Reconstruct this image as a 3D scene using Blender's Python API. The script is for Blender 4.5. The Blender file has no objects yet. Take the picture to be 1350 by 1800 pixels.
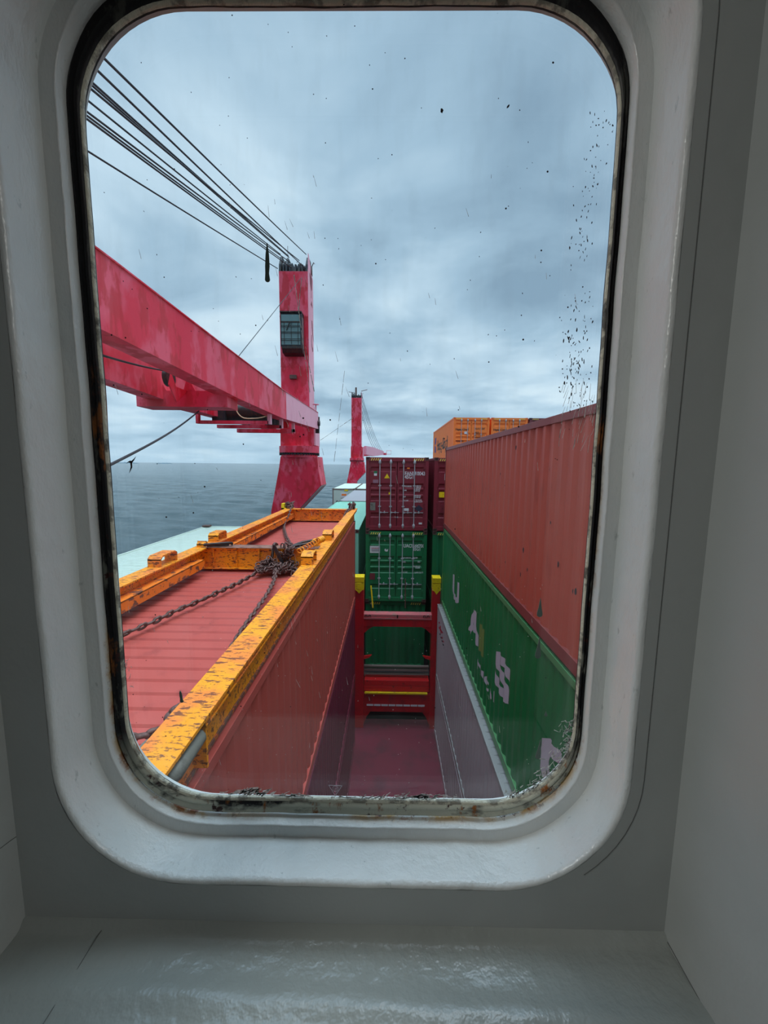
import bpy, bmesh, math, random
from mathutils import Vector, Matrix
random.seed(7)
SC = bpy.context.scene
C = SC.collection
PI = math.pi

# ------------------------------------------------------------------ camera
# ship's longitudinal axis is +Y, the camera stands at the origin of the ship frame
cam_d = bpy.data.cameras.new('camera'); cam = bpy.data.objects.new('camera', cam_d); C.objects.link(cam)
cam_d.sensor_fit = 'HORIZONTAL'; cam_d.sensor_width = 36.0; cam_d.lens = 36.0*692.0/1350.0
cam_d.clip_start = 0.01; cam_d.clip_end = 60000
cam.matrix_world = Matrix(((0.99986671, -0.01145899, 0.01162963, 0),
                           (0.01291215, 0.11907872, -0.99280085, 0),
                           (0.00999166, 0.99281869, 0.1192108, 0), (0, 0, 0, 1)))
SC.camera = cam
# ------------------------------------------------------------------ view
SC.view_settings.view_transform = 'Standard'; SC.view_settings.look = 'None'
SC.view_settings.exposure = 0.3; SC.view_settings.gamma = 1.0
SC.cycles.max_bounces = 10; SC.cycles.diffuse_bounces = 5; SC.cycles.transparent_max_bounces = 16

def lin(c):
    r = []
    for v in c[:3]:
        v /= 255.0
        r.append(v/12.92 if v <= 0.04045 else ((v+0.055)/1.055)**2.4)
    return (r[0], r[1], r[2], 1.0)

# ------------------------------------------------------------------ sky: overcast, brighter towards the zenith
SKY_ZENITH = 5.0
def make_world():
    w = bpy.data.worlds.new('overcast_sky'); SC.world = w; w.use_nodes = True
    nt = w.node_tree; N = nt.nodes; L = nt.links; N.clear()
    def n(t, **k):
        o = N.new(t)
        for a, b in k.items(): setattr(o, a, b)
        return o
    def m(op, a, b=None, clamp=False):
        o = n('ShaderNodeMath', operation=op, use_clamp=clamp)
        for i, v in enumerate((a, b)):
            if v is None: continue
            if isinstance(v, (int, float)): o.inputs[i].default_value = v
            else: L.new(v, o.inputs[i])
        return o.outputs[0]
    tc = n('ShaderNodeTexCoord'); sep = n('ShaderNodeSeparateXYZ'); L.new(tc.outputs['Generated'], sep.inputs[0])
    X, Y, Z = sep.outputs
    zz = m('ADD', m('MAXIMUM', Z, 0.0), 0.14)
    cmb = n('ShaderNodeCombineXYZ'); L.new(m('DIVIDE', X, zz), cmb.inputs[0]); L.new(m('DIVIDE', Y, zz), cmb.inputs[1])
    cmb.inputs[2].default_value = 3.7
    def noise(scale, detail, rough, dist=0.0):
        o = n('ShaderNodeTexNoise'); L.new(cmb.outputs[0], o.inputs['Vector'])
        o.inputs['Scale'].default_value = scale; o.inputs['Detail'].default_value = detail
        o.inputs['Roughness'].default_value = rough; o.inputs['Distortion'].default_value = dist
        return o.outputs['Fac']
    big = noise(0.7, 2, 0.45, 0.25); mid = noise(1.9, 6, 0.52, 0.3)
    v = m('ADD', m('MULTIPLY', big, 0.6), m('MULTIPLY', mid, 0.4))
    rp = n('ShaderNodeValToRGB'); L.new(v, rp.inputs[0]); e = rp.color_ramp.elements
    e[0].position = 0.36; e[0].color = lin((132, 160, 182))
    e[1].position = 0.66; e[1].color = lin((220, 238, 247))
    q = e.new(0.46); q.color = lin((158, 187, 208))
    q = e.new(0.55); q.color = lin((188, 213, 230))
    # pale band above the sea
    hz = m('SUBTRACT', 1.0, m('DIVIDE', m('MAXIMUM', Z, 0.0), 0.16), clamp=True)
    mx = n('ShaderNodeMix', data_type='RGBA'); L.new(m('MULTIPLY', hz, 0.75), mx.inputs[0])
    L.new(rp.outputs[0], mx.inputs[6]); mx.inputs[7].default_value = lin((176, 206, 226))
    # luminance of an overcast sky rises towards the zenith
    t = m('DIVIDE', m('SUBTRACT', Z, 0.77), 0.13, clamp=True)
    gain = m('ADD', 1.0, m('MULTIPLY', t, SKY_ZENITH))
    bg = n('ShaderNodeBackground'); L.new(mx.outputs[2], bg.inputs[0]); L.new(gain, bg.inputs[1])
    out = n('ShaderNodeOutputWorld'); L.new(bg.outputs[0], out.inputs[0])
make_world()
# diffuse sun behind the cloud, ahead and to the right
sd = bpy.data.lights.new('sun', 'SUN'); sd.energy = 1.2; sd.angle = math.radians(45); sd.color = (1.0, 0.98, 0.95)
so = bpy.data.objects.new('sun', sd); C.objects.link(so)
so.rotation_euler = Vector((0.22, 0.05, 1.0)).to_track_quat('Z', 'Y').to_euler()
# unseen fill lights added to brighten the recess, either side of the window
for lx, le in ((-1.38, 19.0), (1.38, 11.0)):
    ld = bpy.data.lights.new('fill_light', 'AREA'); ld.energy = le; ld.size = 0.5; ld.color = (1.0, 0.985, 0.95)
    lo = bpy.data.objects.new('fill_light', ld); C.objects.link(lo); lo.location = (lx, -0.45, 0.9)
    lo.rotation_euler = (math.radians(20), 0, 0)

# ------------------------------------------------------------------ materials
def mat(name, col, rough=0.5, metal=0.0, spots=(), bump=0.0, bscale=30.0, bstretch=(1, 1, 1), spec=0.5, coords='Object'):
    """spots: list of (colour, scale, lo, hi, stretch[, strength]) noise-threshold patches of wear"""
    m_ = bpy.data.materials.new(name); m_.use_nodes = True
    nt = m_.node_tree; N = nt.nodes; L = nt.links
    b = N['Principled BSDF']
    b.inputs['Roughness'].default_value = rough; b.inputs['Metallic'].default_value = metal
    b.inputs['Specular IOR Level'].default_value = spec
    tc = N.new('ShaderNodeTexCoord')
    def nz(scale, st, detail=5, rg=0.6):
        mp = N.new('ShaderNodeMapping'); L.new(tc.outputs[coords], mp.inputs[0]); mp.inputs['Scale'].default_value = st
        o = N.new('ShaderNodeTexNoise'); L.new(mp.outputs[0], o.inputs['Vector'])
        o.inputs['Scale'].default_value = scale; o.inputs['Detail'].default_value = detail; o.inputs['Roughness'].default_value = rg
        return o.outputs['Fac']
    rgb = N.new('ShaderNodeRGB'); rgb.outputs[0].default_value = lin(col); cur = rgb.outputs[0]
    for i, s in enumerate(spots):
        c2, sc, lo_, hi_, st = s[:5]; k = s[5] if len(s) > 5 else 1.0
        mr = N.new('ShaderNodeMapRange'); L.new(nz(sc, st), mr.inputs[0])
        mr.inputs[1].default_value = lo_; mr.inputs[2].default_value = hi_; mr.inputs[3].default_value = 0; mr.inputs[4].default_value = k
        mx = N.new('ShaderNodeMix'); mx.data_type = 'RGBA'; L.new(mr.outputs[0], mx.inputs[0])
        L.new(cur, mx.inputs[6]); mx.inputs[7].default_value = lin(c2); cur = mx.outputs[2]
    L.new(cur, b.inputs['Base Color'])
    if bump > 0:
        bp = N.new('ShaderNodeBump'); bp.inputs['Strength'].default_value = bump; bp.inputs['Distance'].default_value = 0.01
        L.new(nz(bscale, bstretch), bp.inputs['Height']); L.new(bp.outputs[0], b.inputs['Normal'])
    return m_

def cont_paint(name, col, dirt=(60, 45, 40), fade=None, k=0.5, rough=0.45):
    f = fade or tuple(min(255, int(v*0.8+45)) for v in col)
    return mat(name, col, rough, 0, [(f, 1.2, 0.45, 0.75, (1, 1, 0.35), 0.35), (dirt, 3.0, 0.58, 0.72, (1.0, 1.0, 0.25), k),
                                     (dirt, 14.0, 0.68, 0.74, (1, 1, 0.6), 0.7)], 0.15, 6.0)
M = {}
M['wall'] = mat('wall_paint', (172, 177, 175), 0.42, 0, [((128, 134, 132), 3, 0.5, 0.8, (1, 1, 1), 0.3), ((96, 92, 84), 90, 0.74, 0.78, (1, 1, 1), 0.5)], 0.25, 9.0)
M['sill'] = mat('sill_paint', (150, 156, 152), 0.2, 0, [((120, 122, 116), 4, 0.55, 0.8, (1, 1, 1), 0.4), ((60, 55, 50), 70, 0.75, 0.79, (1, 1, 1), 0.7)], 0.5, 16.0)
M['frame'] = mat('frame_paint', (216, 220, 218), 0.28, 0, [((196, 206, 208), 6, 0.5, 0.75, (1, 1, 1), 0.6), ((150, 160, 158), 120, 0.66, 0.72, (1, 1, 0.4), 0.5)], 0.55, 22.0, (1, 1, 0.5))
M['maroon'] = cont_paint('maroon_paint', (128, 36, 50), (64, 24, 34), (140, 60, 76))
M['green'] = cont_paint('green_paint', (10, 112, 66), (20, 58, 44), (52, 128, 90), 0.5)
M['greenside'] = cont_paint('green_side_paint', (8, 118, 60), (16, 70, 48), (60, 140, 96), 0.35)
M['redA'] = cont_paint('red_paint', (180, 78, 68), (110, 36, 36), (188, 100, 92), 0.4)
M['purple'] = cont_paint('purple_paint', (112, 26, 52), (70, 22, 40), (122, 46, 66))
M['rust_red'] = cont_paint('oxide_red_paint', (190, 84, 66), (116, 44, 40), (200, 110, 92), 0.45)
M['fit'] = mat('dull_corner_casting', (96, 66, 62), 0.6, 0, [((60, 44, 42), 8, 0.5, 0.6, (1, 1, 1), 0.8)])
M['palerail'] = cont_paint('pale_rail_paint', (150, 146, 142), (150, 144, 140), None, 0.3)
M['redrail'] = cont_paint('dull_red_rail', (138, 60, 56), (90, 44, 42), None, 0.4)
M['greenrail'] = cont_paint('light_green_rail', (78, 140, 84), (60, 100, 66), None, 0.4)
M['taupe'] = cont_paint('taupe_paint', (176, 160, 160), (120, 104, 106), (188, 176, 176), 0.3)
M['mint'] = cont_paint('mint_paint', (128, 196, 172), (92, 140, 124), (160, 212, 196), 0.3)
M['grey'] = cont_paint('grey_paint', (146, 146, 150), (110, 110, 112), None, 0.3)
M['white'] = cont_paint('white_paint', (196, 212, 198), (160, 164, 138), (214, 226, 214), 0.4)
M['orange'] = cont_paint('orange_paint', (255, 130, 48), (170, 80, 40), (250, 138, 70), 0.3)
M['brown'] = cont_paint('brown_paint', (120, 50, 58), (70, 36, 40), None, 0.3)
M['crane'] = mat('crane_red', (226, 26, 62), 0.5, 0, [((238, 100, 124), 0.8, 0.47, 0.56, (1, 1, 0.6), 0.65), ((200, 10, 34), 1.9, 0.52, 0.57, (1, 1, 0.45), 0.8), ((150, 60, 70), 9, 0.68, 0.74, (1, 1, 1), 0.5)], 0.1, 8)
M['cranepink'] = mat('crane_lit_pink', (244, 172, 190), 0.5, 0, [((228, 136, 158), 2.0, 0.5, 0.7, (1, 1, 0.3), 0.5)], 0.1, 8)  # paler crane red, side light put into the colour of right-hand faces
M['crane_under'] = mat('crane_underside', (196, 176, 176), 0.6, 0, [((150, 110, 112), 2, 0.5, 0.7, (1, 1, 1), 0.7)])
M['beam'] = mat('spreader_orange', (248, 156, 14), 0.55, 0, [((236, 126, 50), 1.6, 0.47, 0.56, (1, 1, 1), 0.8), ((104, 54, 36), 26, 0.56, 0.60, (0.4, 1.2, 1), 0.9), ((110, 60, 34), 44, 0.59, 0.63, (0.5, 1.2, 1), 0.8)], 0.4, 40)
M['beamrust'] = mat('spreader_flange_rust', (236, 122, 14), 0.6, 0, [((104, 62, 50), 9, 0.53, 0.58, (1, 0.8, 1), 0.95)], 0.5, 50)
M['chain'] = mat('chain_rust', (112, 84, 78), 0.6, 0.25, [((78, 50, 42), 25, 0.45, 0.6, (1, 1, 1), 0.8), ((150, 124, 112), 40, 0.62, 0.7, (1, 1, 1), 0.6)], 0.6, 60)
M['greasy'] = mat('greasy_steel', (52, 46, 46), 0.4, 0.4, [((92, 60, 42), 10, 0.5, 0.6, (1, 1, 1), 0.6)], 0.3, 40)
M['greysteel'] = mat('grey_steel', (128, 128, 118), 0.5, 0.2, [((80, 74, 68), 9, 0.5, 0.65, (1, 1, 1), 0.7)], 0.3, 30)
M['rod'] = mat('galvanised_rod', (178, 182, 186), 0.4, 0.3)
M['black'] = mat('black_rubber', (14, 14, 16), 0.6)
M['rope'] = mat('wire_rope', (44, 46, 52), 0.6, 0.3)
M['dark'] = mat('dark_steel', (38, 42, 50), 0.6, 0.2, [((74, 66, 52), 4, 0.5, 0.62, (1, 1, 1), 0.7)])
M['void'] = mat('void_shade_black', (30, 22, 26), 0.8)  # near-black, shade of the void put into the colour
M['deck'] = mat('deck_maroon', (118, 26, 52), 0.45, 0, [((70, 24, 38), 1.4, 0.5, 0.7, (1, 1, 1), 0.6)], 0.2, 10)
M['towerred'] = mat('lashing_red', (190, 18, 30), 0.5, 0, [((120, 24, 34), 3, 0.5, 0.66, (1, 1, 0.5), 0.6), ((90, 40, 36), 12, 0.64, 0.7, (1, 1, 1), 0.7)], 0.2, 12)
M['brightred'] = mat('bright_red_beam', (214, 30, 34), 0.45, 0, [((120, 30, 30), 8, 0.62, 0.68, (1, 1, 1), 0.8)])
M['palered'] = mat('pale_red_top', (200, 104, 108), 0.6, 0, [((150, 120, 108), 6, 0.55, 0.62, (1, 1, 1), 0.8)])  # paler red for the portal beam's top plate and front strip
M['yellow'] = mat('yellow_paint', (240, 206, 10), 0.5, 0, [((120, 96, 20), 14, 0.60, 0.65, (1, 1, 1.6), 0.9)], 0.2, 20)
M['stripey'] = mat('hazard_yellow', (226, 206, 90), 0.5)
M['label'] = mat('white_lettering', (214, 216, 218), 0.5)
M['lilac'] = mat('pale_lettering', (196, 188, 194), 0.5)
M['inkb'] = mat('black_lettering', (20, 20, 24), 0.5)
M['blue'] = mat('blue_logo', (44, 52, 130), 0.5)
M['redink'] = mat('red_lettering', (176, 20, 50), 0.5)
M['darkredink'] = mat('dark_red_lettering', (130, 14, 34), 0.5)
M['olive'] = mat('olive_patch', (120, 140, 70), 0.6)
M['glassdark'] = mat('cab_glass', (96, 128, 128), 0.08, 0, (), 0, 1, spec=0.8)
M['hull'] = mat('house_paint', (200, 204, 200), 0.5)
M['drip'] = mat('paint_drip', (124, 142, 134), 0.35)
M['speck'] = mat('dirt_speck', (52, 46, 50), 0.8)
M['smear'] = mat('dried_paint_smear', (236, 236, 230), 0.8, 0, [((150, 150, 142), 160, 0.5, 0.6, (1, 1, 1), 0.5)], 0.5, 300)
def see_through(m_, k):
    nt = m_.node_tree; N = nt.nodes; L = nt.links; b = N['Principled BSDF']; out = [n_ for n_ in N if n_.type == 'OUTPUT_MATERIAL'][0]
    t = N.new('ShaderNodeBsdfTranslucent'); L.new(b.inputs['Base Color'].links[0].from_socket, t.inputs[0])
    x = N.new('ShaderNodeMixShader'); x.inputs[0].default_value = k; L.new(b.outputs[0], x.inputs[1]); L.new(t.outputs[0], x.inputs[2]); L.new(x.outputs[0], out.inputs[0])
see_through(M['smear'], 0.8); see_through(M['drip'], 0.35)
M['etch'] = mat('etched_mark', (222, 214, 222), 0.5)
M['woodrail'] = mat('weathered_rail', (128, 112, 104), 0.8)
M['cabin'] = mat('cabin_dark_walls', (74, 70, 68), 0.6)  # unseen cabin walls coloured dark to weaken their reflection in the pane
M['floor'] = mat('cabin_floor', (88, 92, 96), 0.7)
M['hose'] = mat('cream_hose', (214, 190, 150), 0.6)
M['island'] = mat('far_island', (92, 112, 122), 0.9)

def gasket_mat():
    """rubber seal: black, with rust and ochre at the sides and flaking cream paint along the bottom"""
    m_ = bpy.data.materials.new('weathered_seal'); m_.use_nodes = True
    nt = m_.node_tree; N = nt.nodes; L = nt.links; b = N['Principled BSDF']; b.inputs['Roughness'].default_value = 0.55
    tc = N.new('ShaderNodeTexCoord'); sp = N.new('ShaderNodeSeparateXYZ'); L.new(tc.outputs['Object'], sp.inputs[0])
    def nz(scale, st=(1, 1, 1), det=5):
        mp = N.new('ShaderNodeMapping'); L.new(tc.outputs['Object'], mp.inputs[0]); mp.inputs['Scale'].default_value = st
        o = N.new('ShaderNodeTexNoise'); L.new(mp.outputs[0], o.inputs['Vector']); o.inputs['Scale'].default_value = scale
        o.inputs['Detail'].default_value = det; o.inputs['Roughness'].default_value = 0.65; return o.outputs['Fac']
    def mr(src, a, c, lo_=0.0, hi_=1.0):
        o = N.new('ShaderNodeMapRange'); L.new(src, o.inputs[0]); o.inputs[1].default_value = a; o.inputs[2].default_value = c
        o.inputs[3].default_value = lo_; o.inputs[4].default_value = hi_; return o.outputs[0]
    def mul(a, c):
        o = N.new('ShaderNodeMath'); o.operation = 'MULTIPLY'; L.new(a, o.inputs[0]); L.new(c, o.inputs[1]); return o.outputs[0]
    def mix(cur, col, fac):
        o = N.new('ShaderNodeMix'); o.data_type = 'RGBA'; L.new(fac, o.inputs[0]); L.new(cur, o.inputs[6]); o.inputs[7].default_value = lin(col); return o.outputs[2]
    base = N.new('ShaderNodeRGB'); base.outputs[0].default_value = lin((18, 18, 22)); cur = base.outputs[0]
    cur = mix(cur, (120, 122, 112), mul(mr(nz(38, (1, 1, 0.25)), 0.56, 0.62), mr(sp.outputs[2], 0.1, -0.2, 0.25, 1.0)))
    cur = mix(cur, (206, 208, 190), mul(mr(nz(26, (0.4, 1, 1)), 0.40, 0.50), mr(sp.outputs[2], -0.33, -0.40)))
    cur = mix(cur, (150, 88, 30), mul(mr(nz(30, (1, 1, 0.35)), 0.58, 0.64), mr(sp.outputs[2], 0.15, 0.0)))
    cur = mix(cur, (60, 24, 20), mul(mr(nz(55), 0.60, 0.66), mr(sp.outputs[2], 0.2, 0.0)))
    L.new(cur, b.inputs['Base Color'])
    bp = N.new('ShaderNodeBump'); bp.inputs['Strength'].default_value = 0.8; bp.inputs['Distance'].default_value = 0.002
    L.new(nz(60, (1, 1, 0.4)), bp.inputs['Height']); L.new(bp.outputs[0], b.inputs['Normal'])
    return m_
M['gasket'] = gasket_mat()

def lip_mat():
    """inner lip of the frame: white paint, rusting where it meets the seal at the lower corners and the left side"""
    m_ = M['frame'].copy(); m_.name = 'rusting_lip_paint'; nt = m_.node_tree; N = nt.nodes; L = nt.links
    b = N['Principled BSDF']; src = b.inputs['Base Color'].links[0].from_socket
    tc = N.new('ShaderNodeTexCoord'); sp = N.new('ShaderNodeSeparateXYZ'); L.new(tc.outputs['Object'], sp.inputs[0])
    def nz(scale, rg=0.7):
        o = N.new('ShaderNodeTexNoise'); L.new(tc.outputs['Object'], o.inputs['Vector']); o.inputs['Scale'].default_value = scale
        o.inputs['Detail'].default_value = 6; o.inputs['Roughness'].default_value = rg; return o.outputs['Fac']
    def mr(src_, a, c):
        o = N.new('ShaderNodeMapRange'); L.new(src_, o.inputs[0]); o.inputs[1].default_value = a; o.inputs[2].default_value = c; return o.outputs[0]
    def mul(a, c):
        o = N.new('ShaderNodeMath'); o.operation = 'MULTIPLY'; L.new(a, o.inputs[0]); L.new(c, o.inputs[1]); return o.outputs[0]
    low = mr(sp.outputs[2], 0.1, -0.25); deep = mr(sp.outputs[1], 0.436, 0.446)
    gx = N.new('ShaderNodeMath'); gx.operation = 'MAXIMUM'; L.new(mr(nz(7, 0.4), 0.43, 0.53), gx.inputs[0]); L.new(mul(mr(sp.outputs[0], -0.12, -0.24), mr(sp.outputs[2], -0.24, -0.34)), gx.inputs[1])
    cur = src
    for col, sc, a, c in (((196, 160, 96), 16, 0.46, 0.56), ((150, 84, 26), 34, 0.52, 0.58), ((58, 22, 18), 70, 0.58, 0.63)):
        x = N.new('ShaderNodeMix'); x.data_type = 'RGBA'; L.new(mul(mul(mr(nz(sc), a, c), gx.outputs[0]), mul(low, deep)), x.inputs[0])
        L.new(cur, x.inputs[6]); x.inputs[7].default_value = lin(col); cur = x.outputs[2]
    L.new(cur, b.inputs['Base Color'])
    return m_
M['lip'] = lip_mat()

def pane_mat():
    m_ = bpy.data.materials.new('window_glass'); m_.use_nodes = True; nt = m_.node_tree; N = nt.nodes; L = nt.links
    N.clear(); out = N.new('ShaderNodeOutputMaterial')
    tr = N.new('ShaderNodeBsdfTransparent'); tr.inputs[0].default_value = (0.985, 0.995, 0.995, 1)
    gl = N.new('ShaderNodeBsdfGlossy'); gl.inputs['Roughness'].default_value = 0.0
    lw = N.new('ShaderNodeLayerWeight'); lw.inputs['Blend'].default_value = 0.5
    pw = N.new('ShaderNodeMath'); pw.operation = 'POWER'; L.new(lw.outputs['Facing'], pw.inputs[0]); pw.inputs[1].default_value = 5.0
    fr = N.new('ShaderNodeMath'); fr.operation = 'MULTIPLY_ADD'; L.new(pw.outputs[0], fr.inputs[0]); fr.inputs[1].default_value = 0.95; fr.inputs[2].default_value = 0.06
    mx = N.new('ShaderNodeMixShader'); L.new(fr.outputs[0], mx.inputs[0]); L.new(tr.outputs[0], mx.inputs[1]); L.new(gl.outputs[0], mx.inputs[2])
    # dust film and fine specks
    df = N.new('ShaderNodeBsdfDiffuse'); df.inputs[0].default_value = lin((196, 196, 196))
    dk = N.new('ShaderNodeBsdfDiffuse'); dk.inputs[0].default_value = lin((60, 56, 60))
    tc = N.new('ShaderNodeTexCoord')
    mp = N.new('ShaderNodeMapping'); mp.inputs['Scale'].default_value = (1, 1, 0.25); L.new(tc.outputs['Object'], mp.inputs[0])
    nz = N.new('ShaderNodeTexNoise'); nz.inputs['Scale'].default_value = 60; nz.inputs['Detail'].default_value = 6; L.new(mp.outputs[0], nz.inputs['Vector'])
    mr = N.new('ShaderNodeMapRange'); L.new(nz.outputs['Fac'], mr.inputs[0]); mr.inputs[1].default_value = 0.5; mr.inputs[2].default_value = 0.8
    mr.inputs[3].default_value = 0.004; mr.inputs[4].default_value = 0.05
    m2 = N.new('ShaderNodeMixShader'); L.new(mr.outputs[0], m2.inputs[0]); L.new(mx.outputs[0], m2.inputs[1]); L.new(df.outputs[0], m2.inputs[2])
    vo = N.new('ShaderNodeTexVoronoi'); vo.inputs['Scale'].default_value = 62; L.new(tc.outputs['Object'], vo.inputs['Vector'])
    sc = N.new('ShaderNodeSeparateColor'); L.new(vo.outputs['Color'], sc.inputs[0])
    thr = N.new('ShaderNodeMath'); thr.operation = 'MULTIPLY'; L.new(sc.outputs[0], thr.inputs[0]); thr.inputs[1].default_value = 0.065
    lt = N.new('ShaderNodeMath'); lt.operation = 'LESS_THAN'; L.new(vo.outputs['Distance'], lt.inputs[0]); L.new(thr.outputs[0], lt.inputs[1])
    sel = N.new('ShaderNodeMath'); sel.operation = 'GREATER_THAN'; L.new(sc.outputs[1], sel.inputs[0]); sel.inputs[1].default_value = 0.72
    fm = N.new('ShaderNodeMath'); fm.operation = 'MULTIPLY'; L.new(lt.outputs[0], fm.inputs[0]); L.new(sel.outputs[0], fm.inputs[1])
    m3 = N.new('ShaderNodeMixShader'); L.new(fm.outputs[0], m3.inputs[0]); L.new(m2.outputs[0], m3.inputs[1]); L.new(dk.outputs[0], m3.inputs[2])
    L.new(m3.outputs[0], out.inputs[0]); return m_
M['pane'] = pane_mat()

def sea_mat():
    m_ = bpy.data.materials.new('sea_water'); m_.use_nodes = True; nt = m_.node_tree; N = nt.nodes; L = nt.links
    b = N['Principled BSDF']; b.inputs['Base Color'].default_value = lin((40, 64, 70)); b.inputs['Roughness'].default_value = 0.16
    b.inputs['IOR'].default_value = 1.33
    tc = N.new('ShaderNodeTexCoord')
    mp = N.new('ShaderNodeMapping'); mp.inputs['Scale'].default_value = (0.55, 1.0, 1); mp.inputs['Rotation'].default_value = (0, 0, 0.35); L.new(tc.outputs['Object'], mp.inputs[0])
    a = N.new('ShaderNodeTexNoise'); a.inputs['Scale'].default_value = 0.16; a.inputs['Detail'].default_value = 9; a.inputs['Roughness'].default_value = 0.66; L.new(mp.outputs[0], a.inputs['Vector'])
    bp = N.new('ShaderNodeBump'); bp.inputs['Strength'].default_value = 1.0; bp.inputs['Distance'].default_value = 1.6; L.new(a.outputs['Fac'], bp.inputs['Height'])
    L.new(bp.outputs[0], b.inputs['Normal'])
    return m_
M['sea'] = sea_mat()

# ------------------------------------------------------------------ mesh helpers
class MB:
    def __init__(s): s.v = []; s.f = []; s.sm = []
    def add(s, vs, fs, smooth=False):
        o = len(s.v); s.v += [tuple(map(float, p)) for p in vs]; s.f += [tuple(i+o for i in q) for q in fs]; s.sm += [smooth]*len(fs); return s
    def box(s, x0, x1, y0, y1, z0, z1):
        vs = [(x0, y0, z0), (x1, y0, z0), (x1, y1, z0), (x0, y1, z0), (x0, y0, z1), (x1, y0, z1), (x1, y1, z1), (x0, y1, z1)]
        return s.add(vs, [(0, 3, 2, 1), (4, 5, 6, 7), (0, 1, 5, 4), (1, 2, 6, 5), (2, 3, 7, 6), (3, 0, 4, 7)])
    def prism(s, poly, axis, a, b):
        """poly in the two other axes (in x,y,z order), extruded along axis from a to b"""
        n = len(poly); vs = []
        for t in (a, b):
            for p in poly:
                vs.append((t, p[0], p[1]) if axis == 'x' else (p[0], t, p[1]) if axis == 'y' else (p[0], p[1], t))
        fs = [tuple(range(n)), tuple(range(2*n-1, n-1, -1))] + [(i, i+n, (i+1) % n+n, (i+1) % n) for i in range(n)]
        return s.add(vs, fs)
    def tube(s, pts, r, n=8, caps=True, closed=False):
        pts = [Vector(p) for p in pts]; m = len(pts); rings = []; up = None
        for i, p in enumerate(pts):
            if closed: t = pts[(i+1) % m]-pts[i-1]
            else: t = pts[min(i+1, m-1)]-pts[max(i-1, 0)]
            t.normalize()
            if up is None: up = Vector((0, 0, 1)) if abs(t.z) < 0.9 else Vector((1, 0, 0))
            a = t.cross(up)
            if a.length < 1e-4: a = t.orthogonal()
            a.normalize(); b = a.cross(t).normalized(); up = b
            rr = r[i] if isinstance(r, (list, tuple)) else r
            rings.append([p+(a*math.cos(2*PI*k/n)+b*math.sin(2*PI*k/n))*rr for k in range(n)])
        vs = [q for g in rings for q in g]; fs = []
        for i in range(m if closed else m-1):
            j = (i+1) % m
            for k in range(n): fs.append((i*n+k, i*n+(k+1) % n, j*n+(k+1) % n, j*n+k))
        s.add(vs, fs, True)
        if caps and not closed:
            s.add(rings[0], [tuple(range(n))[::-1]]); s.add(rings[-1], [tuple(range(n))])
        return s
    def build(s, name, m, parent=None, loc=None, bev=0.0):
        me = bpy.data.meshes.new(name); me.from_pydata(s.v, [], s.f); me.update()
        me.polygons.foreach_set('use_smooth', s.sm)
        bm = bmesh.new(); bm.from_mesh(me); bmesh.ops.recalc_face_normals(bm, faces=bm.faces); bm.to_mesh(me); bm.free()
        if m is not None: me.materials.append(m)
        return link(name, me, parent, loc, bev)

def link(name, me, parent=None, loc=None, bev=0.0):
    o = bpy.data.objects.new(name, me); C.objects.link(o)
    if parent is not None: o.parent = parent
    if loc is not None: o.location = loc
    if bev:
        b = o.modifiers.new('edge', 'BEVEL'); b.width = bev; b.segments = 2; b.limit_method = 'ANGLE'
    return o

def tag(o, label=None, cat=None, group=None, kind=None):
    if label: o['label'] = label
    if cat: o['category'] = cat
    if group: o['group'] = group
    if kind: o['kind'] = kind
    return o

def empty(name, loc, label=None, cat=None, group=None, kind=None):
    o = bpy.data.objects.new(name, None); C.objects.link(o); o.location = loc; o.empty_display_size = 0.1
    return tag(o, label, cat, group, kind)

def text_mesh(body, size, sx=1.0, bold=0.0, spacing=1.0, align='LEFT'):
    cu = bpy.data.curves.new('lettering', 'FONT'); cu.body = body; cu.size = size; cu.offset = bold; cu.space_character = spacing
    cu.align_x = align; cu.resolution_u = 3
    t = bpy.data.objects.new('tmp', cu); C.objects.link(t)
    bpy.context.view_layer.update()
    dg = bpy.context.evaluated_depsgraph_get()
    me = bpy.data.meshes.new_from_object(t.evaluated_get(dg)); bpy.data.objects.remove(t); bpy.data.curves.remove(cu)
    for v in me.vertices: v.co.x *= sx
    return me

def text_front(body, size, x, z, y, m, parent, sx=1.0, bold=0.0, name='lettering', align='LEFT'):
    """lettering on a face that looks back towards the camera (-Y)"""
    me = text_mesh(body, size, sx, bold, align=align)
    for v in me.vertices: v.co = Vector((x+v.co.x, y, z+v.co.y))
    me.materials.clear(); me.materials.append(m); return link(name, me, parent)

def merge_meshes(meshes, name, m, parent):
    bm = bmesh.new()
    for me in meshes: bm.from_mesh(me)
    o = bpy.data.meshes.new(name); bm.to_mesh(o); bm.free(); o.materials.append(m)
    return link(name, o, parent)

# corrugation: pitch 0.278 m, 36 mm deep
PITCH = 0.278
def prof(u):
    t = (u % PITCH)/PITCH
    if t < 0.26: return 0.0
    if t < 0.505: return 0.036*(t-0.26)/0.245
    if t < 0.755: return 0.036
    return 0.036*(1-(t-0.755)/0.245)
def prof_breaks(a, b):
    r = [a]; k = math.floor(a/PITCH)
    while k*PITCH < b:
        for t in (0, 0.26, 0.505, 0.755):
            u = (k+t)*PITCH
            if a+1e-4 < u < b-1e-4: r.append(u)
        k += 1
    return r+[b]

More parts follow.
